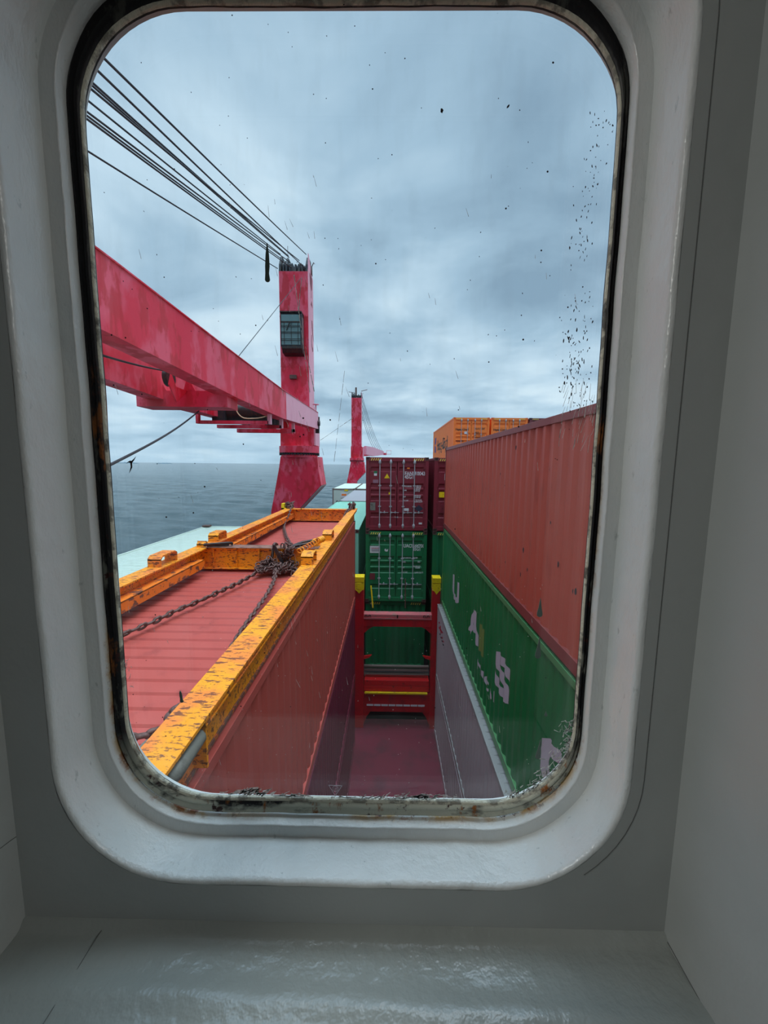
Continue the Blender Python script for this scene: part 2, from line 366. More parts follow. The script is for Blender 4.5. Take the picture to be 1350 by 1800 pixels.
def side_text(parent, polys_me, face_x, y_far, z, m, name='lettering', corrug=True, gap=0.004):
    """text mesh laid on a side wall that faces -X; reads from the far end towards the near end and follows the ribs"""
    bm = bmesh.new(); bm.from_mesh(polys_me)
    for v in bm.verts: v.co = Vector((face_x, y_far-v.co.x, z+v.co.y))
    ys = [v.co.y for v in bm.verts]
    if corrug:
        for u in prof_breaks(min(ys), max(ys))[1:-1]:
            bmesh.ops.bisect_plane(bm, geom=bm.verts[:]+bm.edges[:]+bm.faces[:], plane_co=(0, u, 0), plane_no=(0, 1, 0))
        for v in bm.verts: v.co.x = face_x+prof(v.co.y)-gap
    me = bpy.data.meshes.new(name); bm.to_mesh(me); bm.free(); me.materials.append(m)
    return link(name, me, parent)

# ------------------------------------------------------------------ container builder
W_, RP = 2.438, 0.209
_cache = {}
def fitting_mb():
    mb = MB(); b = mb.box
    w, d, h = 0.162, 0.178, 0.118
    bm = bmesh.new(); bmesh.ops.create_cube(bm, size=1.0)
    for v in bm.verts: v.co = Vector((v.co.x*w, v.co.y*d, v.co.z*h))
    fs = list(bm.faces)
    for f in fs:
        r = bmesh.ops.inset_individual(bm, faces=[f], thickness=0.035, depth=0.0)
        r2 = bmesh.ops.extrude_discrete_faces(bm, faces=[f])
        g = r2['faces'][0]; nrm = g.normal.copy()
        bmesh.ops.translate(bm, verts=g.verts, vec=-nrm*0.03)
    me = bpy.data.meshes.new('corner_fitting'); bm.to_mesh(me); bm.free(); return me
FIT = fitting_mb()
_fitm = {}
def fitting_mesh(key):
    if key not in _fitm:
        me = FIT.copy(); me.materials.append(M[key]); _fitm[key] = me
    return _fitm[key]

def rod_mb(x, y, z0, z1):
    mb = MB(); mb.tube([(x, y, z0), (x, y, z1)], 0.018, 8)
    for zz, s_ in ((z0+0.10, 1), (z1-0.12, -1)):
        mb.tube([(x, y, zz-0.09), (x, y, zz-0.05), (x, y, zz+0.05), (x, y, zz+0.09)], [0.02, 0.045, 0.045, 0.02], 8)
        mb.box(x-0.05, x+0.05, y+0.005, y+0.03, zz-0.05, zz+0.05)
    for t in (0.32, 0.62):
        zz = z0+(z1-z0)*t; mb.box(x-0.055, x+0.055, y-0.022, y+0.03, zz-0.022, zz+0.022)
    return mb

def container(key, x0, y0, z0, label, L=12.19, H=2.896, near='door', far='panel', sides='lr', group=None, trim=None, roofpitch=RP, roof_depth=0.02, roofkey=None, name='shipping_container', rods='rod', fits=True, posts=None):
    """local frame: x -W/2..W/2, y 0..L, z 0..H; the Empty stands at the middle of the near bottom edge"""
    root = empty(name, (x0+W_/2, y0, z0), label, 'container', group)
    m = M[key]; tm = M[trim] if trim else m; w = W_/2
    ky = (L, H, near, far)
    fr = MB()
    for s in (-1, 1):
        xa, xb = sorted((s*w, s*(w-0.07)))
        fr.box(xa, xb, 0.1, L-0.1, H-0.11, H-0.015)
        fr.box(xa, xb, 0.1, L-0.1, 0.03, 0.19)
        for ya, yb in ((0.01, 0.13), (L-0.13, L-0.01)):
            xc, xd = sorted((s*(w-0.002), s*(w-0.13))); fr.box(xc, xd, ya, yb, 0.09, H-0.1)
    for ya, yb in ((0.0, 0.10), (L-0.10, L)):
        fr.box(-w+0.12, w-0.12, ya, yb, H-0.16, H-0.012); fr.box(-w+0.12, w-0.12, ya, yb, 0.03, 0.19)
    fr.box(-w+0.06, w-0.06, 0.1, L-0.1, 0.13, 0.17)
    fr.build('frame', tm, root, bev=0.004)
    # roof: transverse ribs
    rf = MB(); y = 0.10; ys = [y]; zs = [0.0]; hp = roof_depth
    while y+roofpitch < L-0.12:
        for t, d in ((0.72, 0), (0.80, -hp), (0.92, -hp), (1.0, 0)):
            ys.append(y+t*roofpitch); zs.append(d)
        y += roofpitch
    ys.append(L-0.10); zs.append(0.0)
    zt = H-0.03; vs = []
    for a, b in zip(ys, zs): vs += [(-w+0.05, a, zt), (-w+0.16, a, zt+b), (w-0.16, a, zt+b), (w-0.05, a, zt)]
    fs = [(4*i+k, 4*i+k+1, 4*i+k+5, 4*i+k+4) for i in range(len(ys)-1) for k in range(3)]
    rf.add(vs, fs).build('roof_panel', M[roofkey] if roofkey else m, root)
    for s, c in ((-1, 'l'), (1, 'r')):
        if c not in sides: continue
        br = prof_breaks(0.12, L-0.12); vs = []
        for u in br:
            x = s*(w-0.014-prof(u)); vs += [(x, u, 0.16), (x, u, H-0.10)]
        sp = MB(); sp.add(vs, [(2*i, 2*i+1, 2*i+3, 2*i+2) for i in range(len(br)-1)]); sp.build('side_panel', m, root)
    def endpanel(y, sgn):
        br = prof_breaks(-w+0.12, w-0.12); vs = []
        for u in br:
            yy = y+sgn*(0.02+prof(u)*1.1); vs += [(u, yy, 0.17), (u, yy, H-0.14)]
        MB().add(vs, [(2*i, 2*i+1, 2*i+3, 2*i+2) for i in range(len(br)-1)]).build('end_panel', m, root)
    if far == 'panel': endpanel(L, -1)
    if near == 'panel': endpanel(0, 1)
    if near == 'flat':
        MB().box(-w+0.12, w-0.12, 0.02, 0.06, 0.17, H-0.14).build('end_panel', m, root)
    if near == 'door':
        za, zb = 0.19, H-0.16; hh = zb-za
        for s in (-1, 1):
            xa, xb = sorted((s*0.012, s*(w-0.13)))
            d = MB(); y = 0.045; dp = 0.04
            # recessed horizontal channels
            cuts = [(0.85, 0.895), (0.60, 0.645), (0.50, 0.545), (0.40, 0.445), (0.145, 0.19)]
            zz = [(0.0, 0)]
            for a, b in sorted(cuts): zz += [(a-0.012, 0), (a, 1), (b, 1), (b+0.022, 0)]
            zz.append((1.0, 0)); vs = []
            mi = 0.055
            for t, k in zz:
                z = za+t*hh; vs += [(xa, y, z), (xa+mi, y, z), (xa+mi+0.015, y+dp*k, z), (xb-mi-0.015, y+dp*k, z), (xb-mi, y, z), (xb, y, z)]
            fs = [(6*i+k, 6*i+k+1, 6*i+k+7, 6*i+k+6) for i in range(len(zz)-1) for k in range(5)]
            d.add(vs, fs); d.box(xa, xb, y+0.045, y+0.06, za, zb)
            leaf = d.build('door', m, root)
            for q in (0.20, 0.62) if s > 0 else (0.20, 0.62):
                x = s*(q*(w-0.13)+ (0.03 if q < 0.5 else 0.0))
                r = rod_mb(x, y-0.035, 0.10, H-0.07).build('locking_rod', M[rods], leaf)
                hz = za+hh*0.215; e = s if True else 1
                hb = MB(); x2 = x+(0.34 if x < 0 else 0.36)*(1)
                hb.box(min(x, x2), max(x, x2), y-0.045, y-0.03, hz-0.012, hz+0.012); hb.box(x-0.01, x+0.07, y-0.05, y-0.02, hz-0.03, hz+0.03)
                hb.box(x+0.17, x+0.21, y-0.055, y-0.0, hz-0.03, hz+0.055)
                hb.build('door_handle', M[rods], leaf)
            for k in range(4):
                z = za+hh*(0.1+0.27*k); MB().box(*sorted((s*(w-0.17), s*(w-0.05))), 0.005, 0.04, z-0.05, z+0.05).build('hinge', m, leaf)
    if near in ('door', 'panel'):
        for s_ in (-1, 1):
            st = MB()
            for k in range(5):
                x = w-0.60+0.085*k if s_ > 0 else -w+0.19+0.085*k
                st.prism([(x, H-0.135), (x+0.035, H-0.135), (x+0.075, H-0.045), (x+0.04, H-0.045)], 'y', -0.004, 0.0)
            st.build('hazard_stripes', M['stripey'], root)
    if fits:
        fm = fitting_mesh('fit' if key in ('maroon', 'green', 'purple', 'redA', 'rust_red', 'greenside', 'mint', 'brown') else (trim or key))
        for yy in (0.089-0.003, L-0.086):
            for xx in (-w+0.078, w-0.078):
                for zz in (0.059, H-0.059):
                    link('corner_fitting', fm, root, (xx, yy, zz))
    return root

def quad_front(parent, name, m, x0, x1, z0, z1, y, poly=None):
    p = poly or [(x0, z0), (x1, z0), (x1, z1), (x0, z1)]
    return MB().prism(p, 'y', y, y+0.002).build(name, m, parent)

# ------------------------------------------------------------------ setting: sea, islands, ship's deck, deckhouse, cabin
SEA_Z = -21.0
sea = MB(); vs = []; NA, NR = 300, 330; wr = random.Random(11)
WV = []
for k in range(34):
    lam = 1.1*(1.105**k)*wr.uniform(0.9, 1.1); a_ = 1.15+wr.gauss(0, 0.55); WV.append((2*PI/lam*math.cos(a_), 2*PI/lam*math.sin(a_), 0.019*lam**0.55*wr.uniform(0.6, 1.2), wr.uniform(0, 6.28), lam))
for j in range(NR+1):
    r_ = 24.0*(1400.0/24.0)**(j/NR)
    for i in range(NA+1):
        a_ = math.radians(-52+60*i/NA); x, y = r_*math.sin(a_), r_*math.cos(a_); cell = r_*0.0125; h_ = 0.0
        for kx, ky, am, ph_, lam in WV:
            if lam > 2.2*cell: h_ += am*math.sin(kx*x+ky*y+ph_)
        vs.append((x, y, h_))
sea.add(vs, [(j*(NA+1)+i, j*(NA+1)+i+1, (j+1)*(NA+1)+i+1, (j+1)*(NA+1)+i) for j in range(NR) for i in range(NA)], True)
sea.add([(-30000, -500, -1.2), (30000, -500, -1.2), (30000, 50000, -1.2), (-30000, 50000, -1.2)], [(0, 1, 2, 3)])
so_ = sea.build('sea', M['sea'], None, (0, 0, SEA_Z)); tag(so_, kind='structure')
for i, (x, y, w, h) in enumerate(((-4720, 7000, 260, 26), (-4180, 7300, 150, 22))):
    r_ = MB(); n = 24; vs = []
    for k in range(n+1):
        t = k/n; zz = h*math.sin(PI*t)**0.5*(0.55+0.45*random.random())
        vs += [(x-w+2*w*t, y-60*math.sin(PI*t), 0), (x-w+2*w*t, y, zz), (x-w+2*w*t, y+60, 0)]
    r_.add(vs, [(3*k+j, 3*k+j+1, 3*k+j+4, 3*k+j+3) for k in range(n) for j in range(2)])
    o = r_.build('island', M['island'], None, (0, 0, SEA_Z-0.5))
    tag(o, ('long low island on the horizon beside the window edge', 'short low island on the horizon, right of the longer one')[i], 'island')

DECK = -10.35
dk = MB(); dk.box(-9.6, 10.5, 0.47, 125, DECK-0.4, DECK); tag(dk.build('deck', M['deck']), kind='structure')
hl = MB(); hl.prism([(-9.7, -8), (10.6, -8), (10.6, 95), (4, 135), (-3, 135), (-9.7, 95)], 'z', SEA_Z-3, DECK-0.42)
tag(hl.build('hull', mat('hull_dark_paint', (40, 44, 60), 0.6)), kind='structure')

def rrect(x0, x1, z0, z1, r, n=14, seg=10):
    """rounded rectangle outline, counter-clockwise seen from the cabin"""
    pts = []
    cs = [(x1-r, z0+r, -90), (x1-r, z1-r, 0), (x0+r, z1-r, 90), (x0+r, z0+r, 180)]
    for i, (cx, cz, a0) in enumerate(cs):
        for k in range(n+1):
            a = math.radians(a0+90*k/n); pts.append((cx+r*math.cos(a), cz+r*math.sin(a)))
        nx = cs[(i+1) % 4]; b0 = math.radians(nx[2]); p = pts[-1]; q = (nx[0]+r*math.cos(b0), nx[1]+r*math.sin(b0))
        for k in range(1, seg*4):
            t = k/(seg*4.0); pts.append((p[0]+(q[0]-p[0])*t, p[1]+(q[1]-p[1])*t))
    return pts
RPH = [random.uniform(0, 6.28) for _ in range(6)]
def ring_sweep(mb, layers, wob=0.0, smooth=True):
    """layers: list of (outline, y). Quads between successive outlines."""
    n = len(layers[0][0]); vs = []
    ph = RPH
    for li, (pts, y) in enumerate(layers):
        for i, (x, z) in enumerate(pts):
            s = i/n*2*PI
            d = wob*(math.sin(9*s+ph[0])+0.7*math.sin(23*s+ph[1])+0.6*math.sin(41*s+ph[2]))/2
            cx, cz = x+0.045, z-0.02; l = math.hypot(cx, cz)
            vs.append((x+cx/l*d, y, z+cz/l*d))
    fs = []
    for k in range(len(layers)-1):
        for i in range(n): fs.append((k*n+i, k*n+(i+1) % n, (k+1)*n+(i+1) % n, (k+1)*n+i))
    mb.add(vs, fs, smooth)

O_ = lambda e=0.0: rrect(-0.352-e, 0.254+e, -0.457-e, 0.498+e, 0.132+e)
YW, YL, YG = 0.379, 0.431, 0.450
# interior front wall of the recess with the rounded opening, and jambs, sill, head
def outer_square(x0, x1, z0, z1, ref):
    """project each point of ref onto the rectangle, along rays from ref's centre"""
    cx, cz = sum(p[0] for p in ref)/len(ref), sum(p[1] for p in ref)/len(ref); out = []
    for (x, z) in ref:
        dx, dz = x-cx, z-cz
        tx = ((x1-cx)/dx if dx > 0 else (x0-cx)/dx) if abs(dx) > 1e-9 else 1e9
        tz = ((z1-cz)/dz if dz > 0 else (z0-cz)/dz) if abs(dz) > 1e-9 else 1e9
        t = min(tx, tz); out.append((cx+dx*t, cz+dz*t))
    for c in ((x0, z0), (x1, z0), (x1, z1), (x0, z1)):
        i = min(range(len(out)), key=lambda k: (math.atan2(out[k][1]-cz, out[k][0]-cx)-math.atan2(c[1]-cz, c[0]-cx))**2); out[i] = c
    return out
wf = MB(); a = O_(0.004)
ring_sweep(wf, [(outer_square(-0.405, 0.3085, -0.522, 0.60, a), YW), (a, YW)], smooth=False)
wf_o = wf.build('wall_front', M['wall']); tag(wf_o, kind='structure')
rec = MB(); RX0, RX1, RZ0, RZ1, RY = -0.402, 0.3085, -0.515, 0.60, 0.142
rec.add([(RX1, YW, RZ0), (RX1, RY, RZ0), (RX1, RY, RZ1), (RX1, YW, RZ1)], [(0, 1, 2, 3)]); tag(rec.build('wall_right', M['wall']), kind='structure')
rec = MB(); rec.add([(RX0, YW, RZ0), (RX0, RY, RZ0), (RX0, RY, RZ1), (RX0, YW, RZ1)], [(0, 1, 2, 3)]); tag(rec.build('wall_left', M['wall']), kind='structure')
rec = MB(); rec.add([(RX0, YW, RZ1), (RX0, RY, RZ1), (RX1, RY, RZ1), (RX1, YW, RZ1)], [(0, 1, 2, 3)]); tag(rec.build('ceiling_recess', M['wall']), kind='structure')
# sill: slopes gently, with a coved corner against the wall and a soft hump near the cabin
sl = MB(); ny, nx = 48, 60; vs = []
for j in range(ny+1):
    y = YW+0.002-(YW-RY)*j/ny
    for i in range(nx+1):
        x = RX0+(RX1-RX0)*i/nx; d = YW-y
        z = RZ0+0.010*math.exp(-(d/0.006)**2)+0.0035*math.exp(-((d-0.062-0.006*math.sin(5*x))/0.012)**2)-0.04*max(0, d-0.09)
        z += 0.0005*math.sin(37*x+3*math.sin(21*y))*min(1, d*30)
        vs.append((x, y, z))
sl.add(vs, [(j*(nx+1)+i, j*(nx+1)+i+1, (j+1)*(nx+1)+i+1, (j+1)*(nx+1)+i) for j in range(ny) for i in range(nx)], True)
tag(sl.build('trim_1', M['sill']), kind='structure')
# hairline cracks in the paint, sealing bead round the frame, dark line along the right corner
M['crack'] = mat('paint_crack', (92, 94, 92), 0.8)
def crack(pts, r, name, k=2):
    o = MB().tube(pts, r*0.55, 5).build(name, M['crack']); tag(o, kind='structure'); return o
crack([(-0.3109, 0.3727, -0.5125), (-0.3129, 0.351, -0.5145), (-0.3125, 0.3315, -0.5147), (-0.3115, 0.298, -0.5122), (-0.311, 0.27, -0.5147)], 0.0006, 'trim_2')
crack([(-0.4016, 0.3785, -0.4065), (-0.4016, 0.372, -0.4045), (-0.4016, 0.361, -0.402), (-0.4016, 0.33, -0.399)], 0.0006, 'trim_3')
sb = [p for p in rrect(-0.37, 0.2705, -0.47, 0.52, 0.145) if p[0] > 0.215 and p[1] > -0.44]
crack([(x, YW-0.0002, z) for x, z in sb], 0.0006, 'trim_4')
crack([(0.308, 0.3785, RZ0+0.004), (0.3083, 0.34, RZ0+0.001), (0.3083, 0.30, RZ0-0.001)], 0.0009, 'trim_5')
# cabin shell
cb = MB()
def quad(name, vs, m):
    tag(MB().add(vs, [(0, 1, 2, 3)]).build(name, m), kind='structure')
CX0, CX1, CY0, CZ0, CZ1 = -1.6, 1.6, -3.2, -1.55, 0.95
o_ = [(RX0, RZ0), (RX1, RZ0), (RX1, RZ1), (RX0, RZ1)]; q_ = [(CX0, CZ0), (CX1, CZ0), (CX1, CZ1), (CX0, CZ1)]
MBf = MB(); MBf.add([(x, RY, z) for x, z in o_]+[(x, RY, z) for x, z in q_], [(i, (i+1) % 4, (i+1) % 4+4, i+4) for i in range(4)])
tag(MBf.build('wall_window_side', M['cabin']), kind='structure')
quad('floor', [(CX0, CY0, CZ0), (CX1, CY0, CZ0), (CX1, RY, CZ0), (CX0, RY, CZ0)], M['floor'])
quad('ceiling', [(CX0, CY0, CZ1), (CX1, CY0, CZ1), (CX1, RY, CZ1), (CX0, RY, CZ1)], M['cabin'])
quad('wall_back', [(CX0, CY0, CZ0), (CX1, CY0, CZ0), (CX1, CY0, CZ1), (CX0, CY0, CZ1)], M['cabin'])
quad('wall_cabin_left', [(CX0, CY0, CZ0), (CX0, RY, CZ0), (CX0, RY, CZ1), (CX0, CY0, CZ1)], M['cabin'])
quad('wall_cabin_right', [(CX1, CY0, CZ0), (CX1, RY, CZ0), (CX1, RY, CZ1), (CX1, CY0, CZ1)], M['cabin'])
# deckhouse front and shell outside
HX0, HX1, HZ1, HY0, HYF = -4.6, 9.0, 1.9, -8.0, 0.47
hs = MB(); g0 = rrect(-0.333, 0.242, -0.434, 0.47, 0.115)
ring_sweep(hs, [(outer_square(HX0, HX1, DECK, HZ1, g0), HYF), (g0, HYF), (g0, YG+0.006)], smooth=False)
hs.add([(HX0, HYF, DECK), (HX0, HYF, HZ1), (HX1, HYF, HZ1), (HX1, HYF, DECK), (HX0, HY0, DECK), (HX0, HY0, HZ1), (HX1, HY0, HZ1), (HX1, HY0, DECK)],
       [(0, 1, 5, 4), (1, 2, 6, 5), (2, 3, 7, 6), (4, 5, 6, 7)])
# the projected outline misses the rectangle's own corners; close them
tag(hs.build('wall_deckhouse', M['hull']), kind='structure')

# ------------------------------------------------------------------ the window
win = empty('window_1', (0, 0, 0), kind='structure')
fm = MB()
ring_sweep(fm, [(O_(0.006), YW+0.0012), (O_(0.0015), YW-0.0006), (O_(-0.0015), YW+0.0012), (O_(-0.002), YW+0.006), (O_(-0.0022), YL-0.0005)], 0.0008)
ring_sweep(fm, [(O_(-0.0022), YL-0.0005), (rrect(-0.3362, 0.2392, -0.4422, 0.4822, 0.1182), YL+0.0006)], 0.0008, False)
fm.build('window_frame', M['frame'], win)
lp = MB(); ring_sweep(lp, [(rrect(-0.3362, 0.2392, -0.4422, 0.4822, 0.1182), YL+0.0006), (rrect(-0.3350, 0.2380, -0.4410, 0.4810, 0.1175), YL+0.0002), (rrect(-0.3342, 0.2372, -0.4402, 0.4802, 0.117), YL+0.002), (rrect(-0.3335, 0.2368, -0.4375, 0.478, 0.115), YG+0.002)], 0.0008)
lp.build('frame_lip', M['lip'], win)
gk = MB(); ring_sweep(gk, [(rrect(-0.334, 0.237, -0.4372, 0.4785, 0.115), YG-0.004), (rrect(-0.330, 0.2345, -0.4325, 0.474, 0.112), YG-0.0075), (rrect(-0.3275, 0.2335, -0.429, 0.471, 0.110), YG-0.004),
                           (rrect(-0.326, 0.2325, -0.427, 0.467, 0.109), YG-0.006), (rrect(-0.3225, 0.2312, -0.4222, 0.4585, 0.106), YG-0.0035), (rrect(-0.3215, 0.2305, -0.4205, 0.457, 0.105), YG+0.004)], 0.0008)
gk.build('seal', M['gasket'], win)
M['bead'] = mat('glazing_bead_paint', (218, 216, 196), 0.6, 0, [((120, 118, 108), 40, 0.5, 0.58, (1, 1, 1), 0.8), ((40, 38, 40), 24, 0.6, 0.66, (1, 1, 1), 0.8)], 0.5, 90)
bd = MB(); ring_sweep(bd, [(rrect(-0.3222, 0.2312, -0.4218, 0.4578, 0.1055), YG-0.0032), (rrect(-0.3208, 0.2301, -0.4190, 0.4566, 0.1045), YG-0.0030), (rrect(-0.3206, 0.2299, -0.4187, 0.4563, 0.1042), YG+0.0015)], 0.0005)
bd.build('glazing_bead', M['bead'], win)
pn = MB(); g = rrect(-0.331, 0.236, -0.434, 0.475, 0.113); n = len(g)
pn.add([(x, YG, z) for x, z in g]+[(x, YG+0.006, z) for x, z in g], [tuple(range(n)), tuple(range(2*n-1, n-1, -1))]+[(i, (i+1) % n, (i+1) % n+n, i+n) for i in range(n)])
pn.build('pane', M['pane'], win)
# marks on the glass
YO = YG-0.0006
def flat_poly(mb, poly, t=0.0004, y=None):
    mb.prism(poly, 'y', (y or YO)-t, (y or YO))
def drip(pts, rs, name='paint_drip'):
    mb = MB(); L_, R_ = [], []
    for (x, z), r in zip(pts, rs): L_.append((x-r, z)); R_.append((x+r, z))
    bottom = [(pts[-1][0]+rs[-1]*math.cos(a), pts[-1][1]+rs[-1]*math.sin(a)*0.9) for a in [-PI*k/8 for k in range(7, 0, -1)]]
    flat_poly(mb, L_+bottom+R_[::-1], 0.0008); return mb.build(name, M['drip'], win)
def tear(x, z0, z1, r, lean=0.0):
    h = z0-z1; T_ = [(0, 0.06), (0.25, 0.3), (0.5, 0.55), (0.68, 0.85), (0.78, 1.0), (0.86, 1.0)]
    drip([(x+lean*t, z0-h*t) for t, k in T_], [r*k for t, k in T_])
drip([(-0.1327, 0.2333), (-0.1328, 0.222), (-0.1330, 0.210), (-0.1334, 0.203), (-0.1332, 0.1965)], [0.0003, 0.0018, 0.0024, 0.0020, 0.0027])
tear(0.1795, -0.1537, -0.1770, 0.0032); tear(0.1812, -0.2015, -0.2290, 0.0034, -0.001); tear(0.1898, -0.333, -0.3600, 0.0031, -0.0025)
drip([(-0.2525, -0.2772), (-0.2524, -0.2792), (-0.2519, -0.284), (-0.2516, -0.2875), (-0.2512, -0.2905)], [0.0003, 0.0012, 0.0017, 0.0014, 0.0022]); tear(0.1943, -0.2955, -0.3015, 0.0019)
fl = MB(); flat_poly(fl, [(-0.3005, -0.0015), (-0.2975, 0.0008), (-0.2955, 0.0018), (-0.294, 0.0014), (-0.2915, 0.0035), (-0.2885, 0.0065), (-0.291, 0.0022), (-0.2935, -0.0008), (-0.2937, -0.006), (-0.2975, -0.0125), (-0.2952, -0.005), (-0.2955, -0.001), (-0.2975, -0.0002)])
fl.build('dirt_flake', M['speck'], win)
def blob(mb, x, z, rx, rz, rot=0.0):
    n = random.randint(5, 8); p = []
    for k in range(n):
        a = 2*PI*k/n; r = random.uniform(0.6, 1.1); u, v = rx*r*math.cos(a), rz*r*math.sin(a)
        p.append((x+u*math.cos(rot)-v*math.sin(rot), z+u*math.sin(rot)+v*math.cos(rot)))
    flat_poly(mb, p, 0.0003)
sp = MB(); blob(sp, 0.0497, 0.3604, 0.0016, 0.0028); blob(sp, 0.1172, 0.3640, 0.001, 0.0022, -0.6); blob(sp, 0.1195, 0.268, 0.0012, 0.001)
rs = random.Random(3)
for k in range(150):  # dried splashes down the right side of the glass
    t = rs.random(); x = 0.213+rs.gauss(0, 0.007)-0.012*(1-abs(2*t-1)); z = 0.36-0.30*t
    if x > 0.226: continue
    blob(sp, x, z, rs.uniform(0.0002, 0.0008), rs.uniform(0.0003, 0.0018)*(1+0.5*t), rs.gauss(0, 0.3))
for k in range(60):
    blob(sp, 0.198+rs.gauss(0, 0.006), 0.115+rs.gauss(0, 0.022), rs.uniform(0.0003, 0.0009), rs.uniform(0.0006, 0.003), rs.gauss(0.1, 0.25))
for k in range(70):
    blob(sp, rs.uniform(-0.31, 0.22), rs.uniform(-0.05, 0.44), rs.uniform(0.0003, 0.0007), rs.uniform(0.0003, 0.0009), rs.gauss(0, 0.5))
tag(sp.build('dirt_specks', M['speck'], win), 'dark dried specks on the glass', kind='stuff')
def line2(mb, a, b, w):
    d = Vector((b[0]-a[0], b[1]-a[1])).normalized(); nn = Vector((-d.y, d.x))*w/2; e = d*w/2
    a, b = Vector(a)-e, Vector(b)+e
    flat_poly(mb, [tuple(a-nn), tuple(b-nn), tuple(b+nn), tuple(a+nn)], 0.0002)
sc_ = MB()
def streak(mb, x, z, l, w, ang):
    dx, dz = math.sin(ang)*l/2, math.cos(ang)*l/2; nx_, nz_ = math.cos(ang)*w/2, -math.sin(ang)*w/2
    flat_poly(mb, [(x-dx-nx_, z-dz-nz_), (x-dx+nx_, z-dz+nz_), (x+dx+nx_*0.4, z+dz+nz_*0.4), (x+dx-nx_*0.4, z+dz-nz_*0.4)], 0.0002)
for k in range(90):
    streak(sc_, rs.choice([rs.gauss(-0.10, 0.02), rs.uniform(-0.31, 0.22)]), rs.uniform(-0.38, 0.3), rs.uniform(0.002, 0.012), 0.0004, rs.gauss(-0.2, 0.12))
for k in range(45):
    streak(sc_, rs.uniform(0.19, 0.228), rs.uniform(0.02, 0.09), rs.uniform(0.006, 0.02), 0.0004, rs.gauss(0.15, 0.1))
for p, q, w_ in (((-0.1046, 0.2021), (-0.0992, 0.1573), 0.0009), ((-0.0992, 0.1573), (-0.0890, 0.079), 0.0007), ((-0.0961, 0.1993), (-0.0988, 0.1807), 0.0007), ((-0.0988, 0.1807), (-0.1000, 0.160), 0.0007),
                 ((-0.0930, 0.125), (-0.0839, 0.079), 0.0007), ((-0.0502, 0.1037), (-0.0627, 0.0007), 0.0004), ((-0.0414, 0.0515), (-0.0787, 0.026), 0.0004), ((-0.0305, 0.0195), (-0.0365, 0.0010), 0.0003)):
    n_ = 7  # broken scratches
    for k in range(n_):
        u, v_ = (k+rs.uniform(0, 0.2))/n_, (k+rs.uniform(0.75, 1))/n_
        line2(sc_, (p[0]+(q[0]-p[0])*u, p[1]+(q[1]-p[1])*u), (p[0]+(q[0]-p[0])*v_, p[1]+(q[1]-p[1])*v_), w_*rs.uniform(0.6, 1.2))
for k in range(170): blob(sc_, rs.uniform(-0.25, 0.19), rs.uniform(-0.41, -0.12), rs.uniform(0.0002, 0.0006), rs.uniform(0.0002, 0.0007))
tag(sc_.build('scratches', M['smear'], win), 'pale scratches and salt specks on the glass', kind='stuff')
# scrubby smears of dried paint along the lower edge
sm = MB()
def smear_cluster(cx, cz, w, h, n, ang=1.0):
    for k in range(n):
        x, z = cx+rs.gauss(0, w/2.5), cz+abs(rs.gauss(0, h/2))
        streak(sm, x, z, rs.uniform(0.003, 0.013), rs.uniform(0.0005, 0.0022), rs.gauss(ang, 0.35))
smear_cluster(-0.170, -0.4155, 0.040, 0.009, 70, 1.1); smear_cluster(0.050, -0.4155, 0.050, 0.005, 60, 1.35); smear_cluster(-0.12, -0.417, 0.03, 0.003, 22, 1.5)
smear_cluster(-0.02, -0.417, 0.12, 0.0015, 40, 1.5)
for k in range(170):  # lower right corner, following the curve of the pane
    a = math.radians(rs.uniform(-75, 5)); rr = 0.1035-abs(rs.gauss(0, 0.006))*(1.3 if a > -0.9 else 0.8)
    streak(sm, 0.126+rr*math.cos(a), -0.315+rr*math.sin(a), rs.uniform(0.002, 0.009), rs.uniform(0.0005, 0.0018), rs.gauss(0.7, 0.6))
for k in range(14): streak(sm, -0.3185+abs(rs.gauss(0, 0.004)), rs.gauss(-0.255, 0.01), rs.uniform(0.002, 0.007), 0.0006, rs.gauss(0.3, 0.7))
tag(sm.build('paint_smears', M['smear'], win), 'dried grey paint smears along the lower edge of the glass', kind='stuff')
# etched approval mark: triangle, ring and characters
em = MB()
T = [(-0.0712, -0.4005), (-0.0546, -0.4010), (-0.0632, -0.4150)]
for i in range(3): line2(em, T[i], T[(i+1) % 3], 0.0007)
cc = (-0.0630, -0.4052)
for r in (0.0037,):
    for k in range(20):
        a, b = 2*PI*k/20, 2*PI*(k+1)/20
        line2(em, (cc[0]+r*math.cos(a), cc[1]+r*math.sin(a)), (cc[0]+r*math.cos(b), cc[1]+r*math.sin(b)), 0.0005)
em.build('etched_mark', M['etch'], win)
me1 = text_mesh('OY', 0.0046, 0.8, 0.00008, align='CENTER'); me2 = text_mesh('43R-001', 0.0034, 0.95, 0.00005, align='CENTER')
for v in me1.vertices: v.co = Vector((cc[0]+v.co.x, YO-0.0003, cc[1]-0.0016+v.co.y))
for v in me2.vertices: v.co = Vector((cc[0]+v.co.x, YO-0.0003, -0.4182+v.co.y))
for q in (me1, me2): q.materials.clear()
merge_meshes([me1, me2], 'etched_lettering', M['etch'], win)

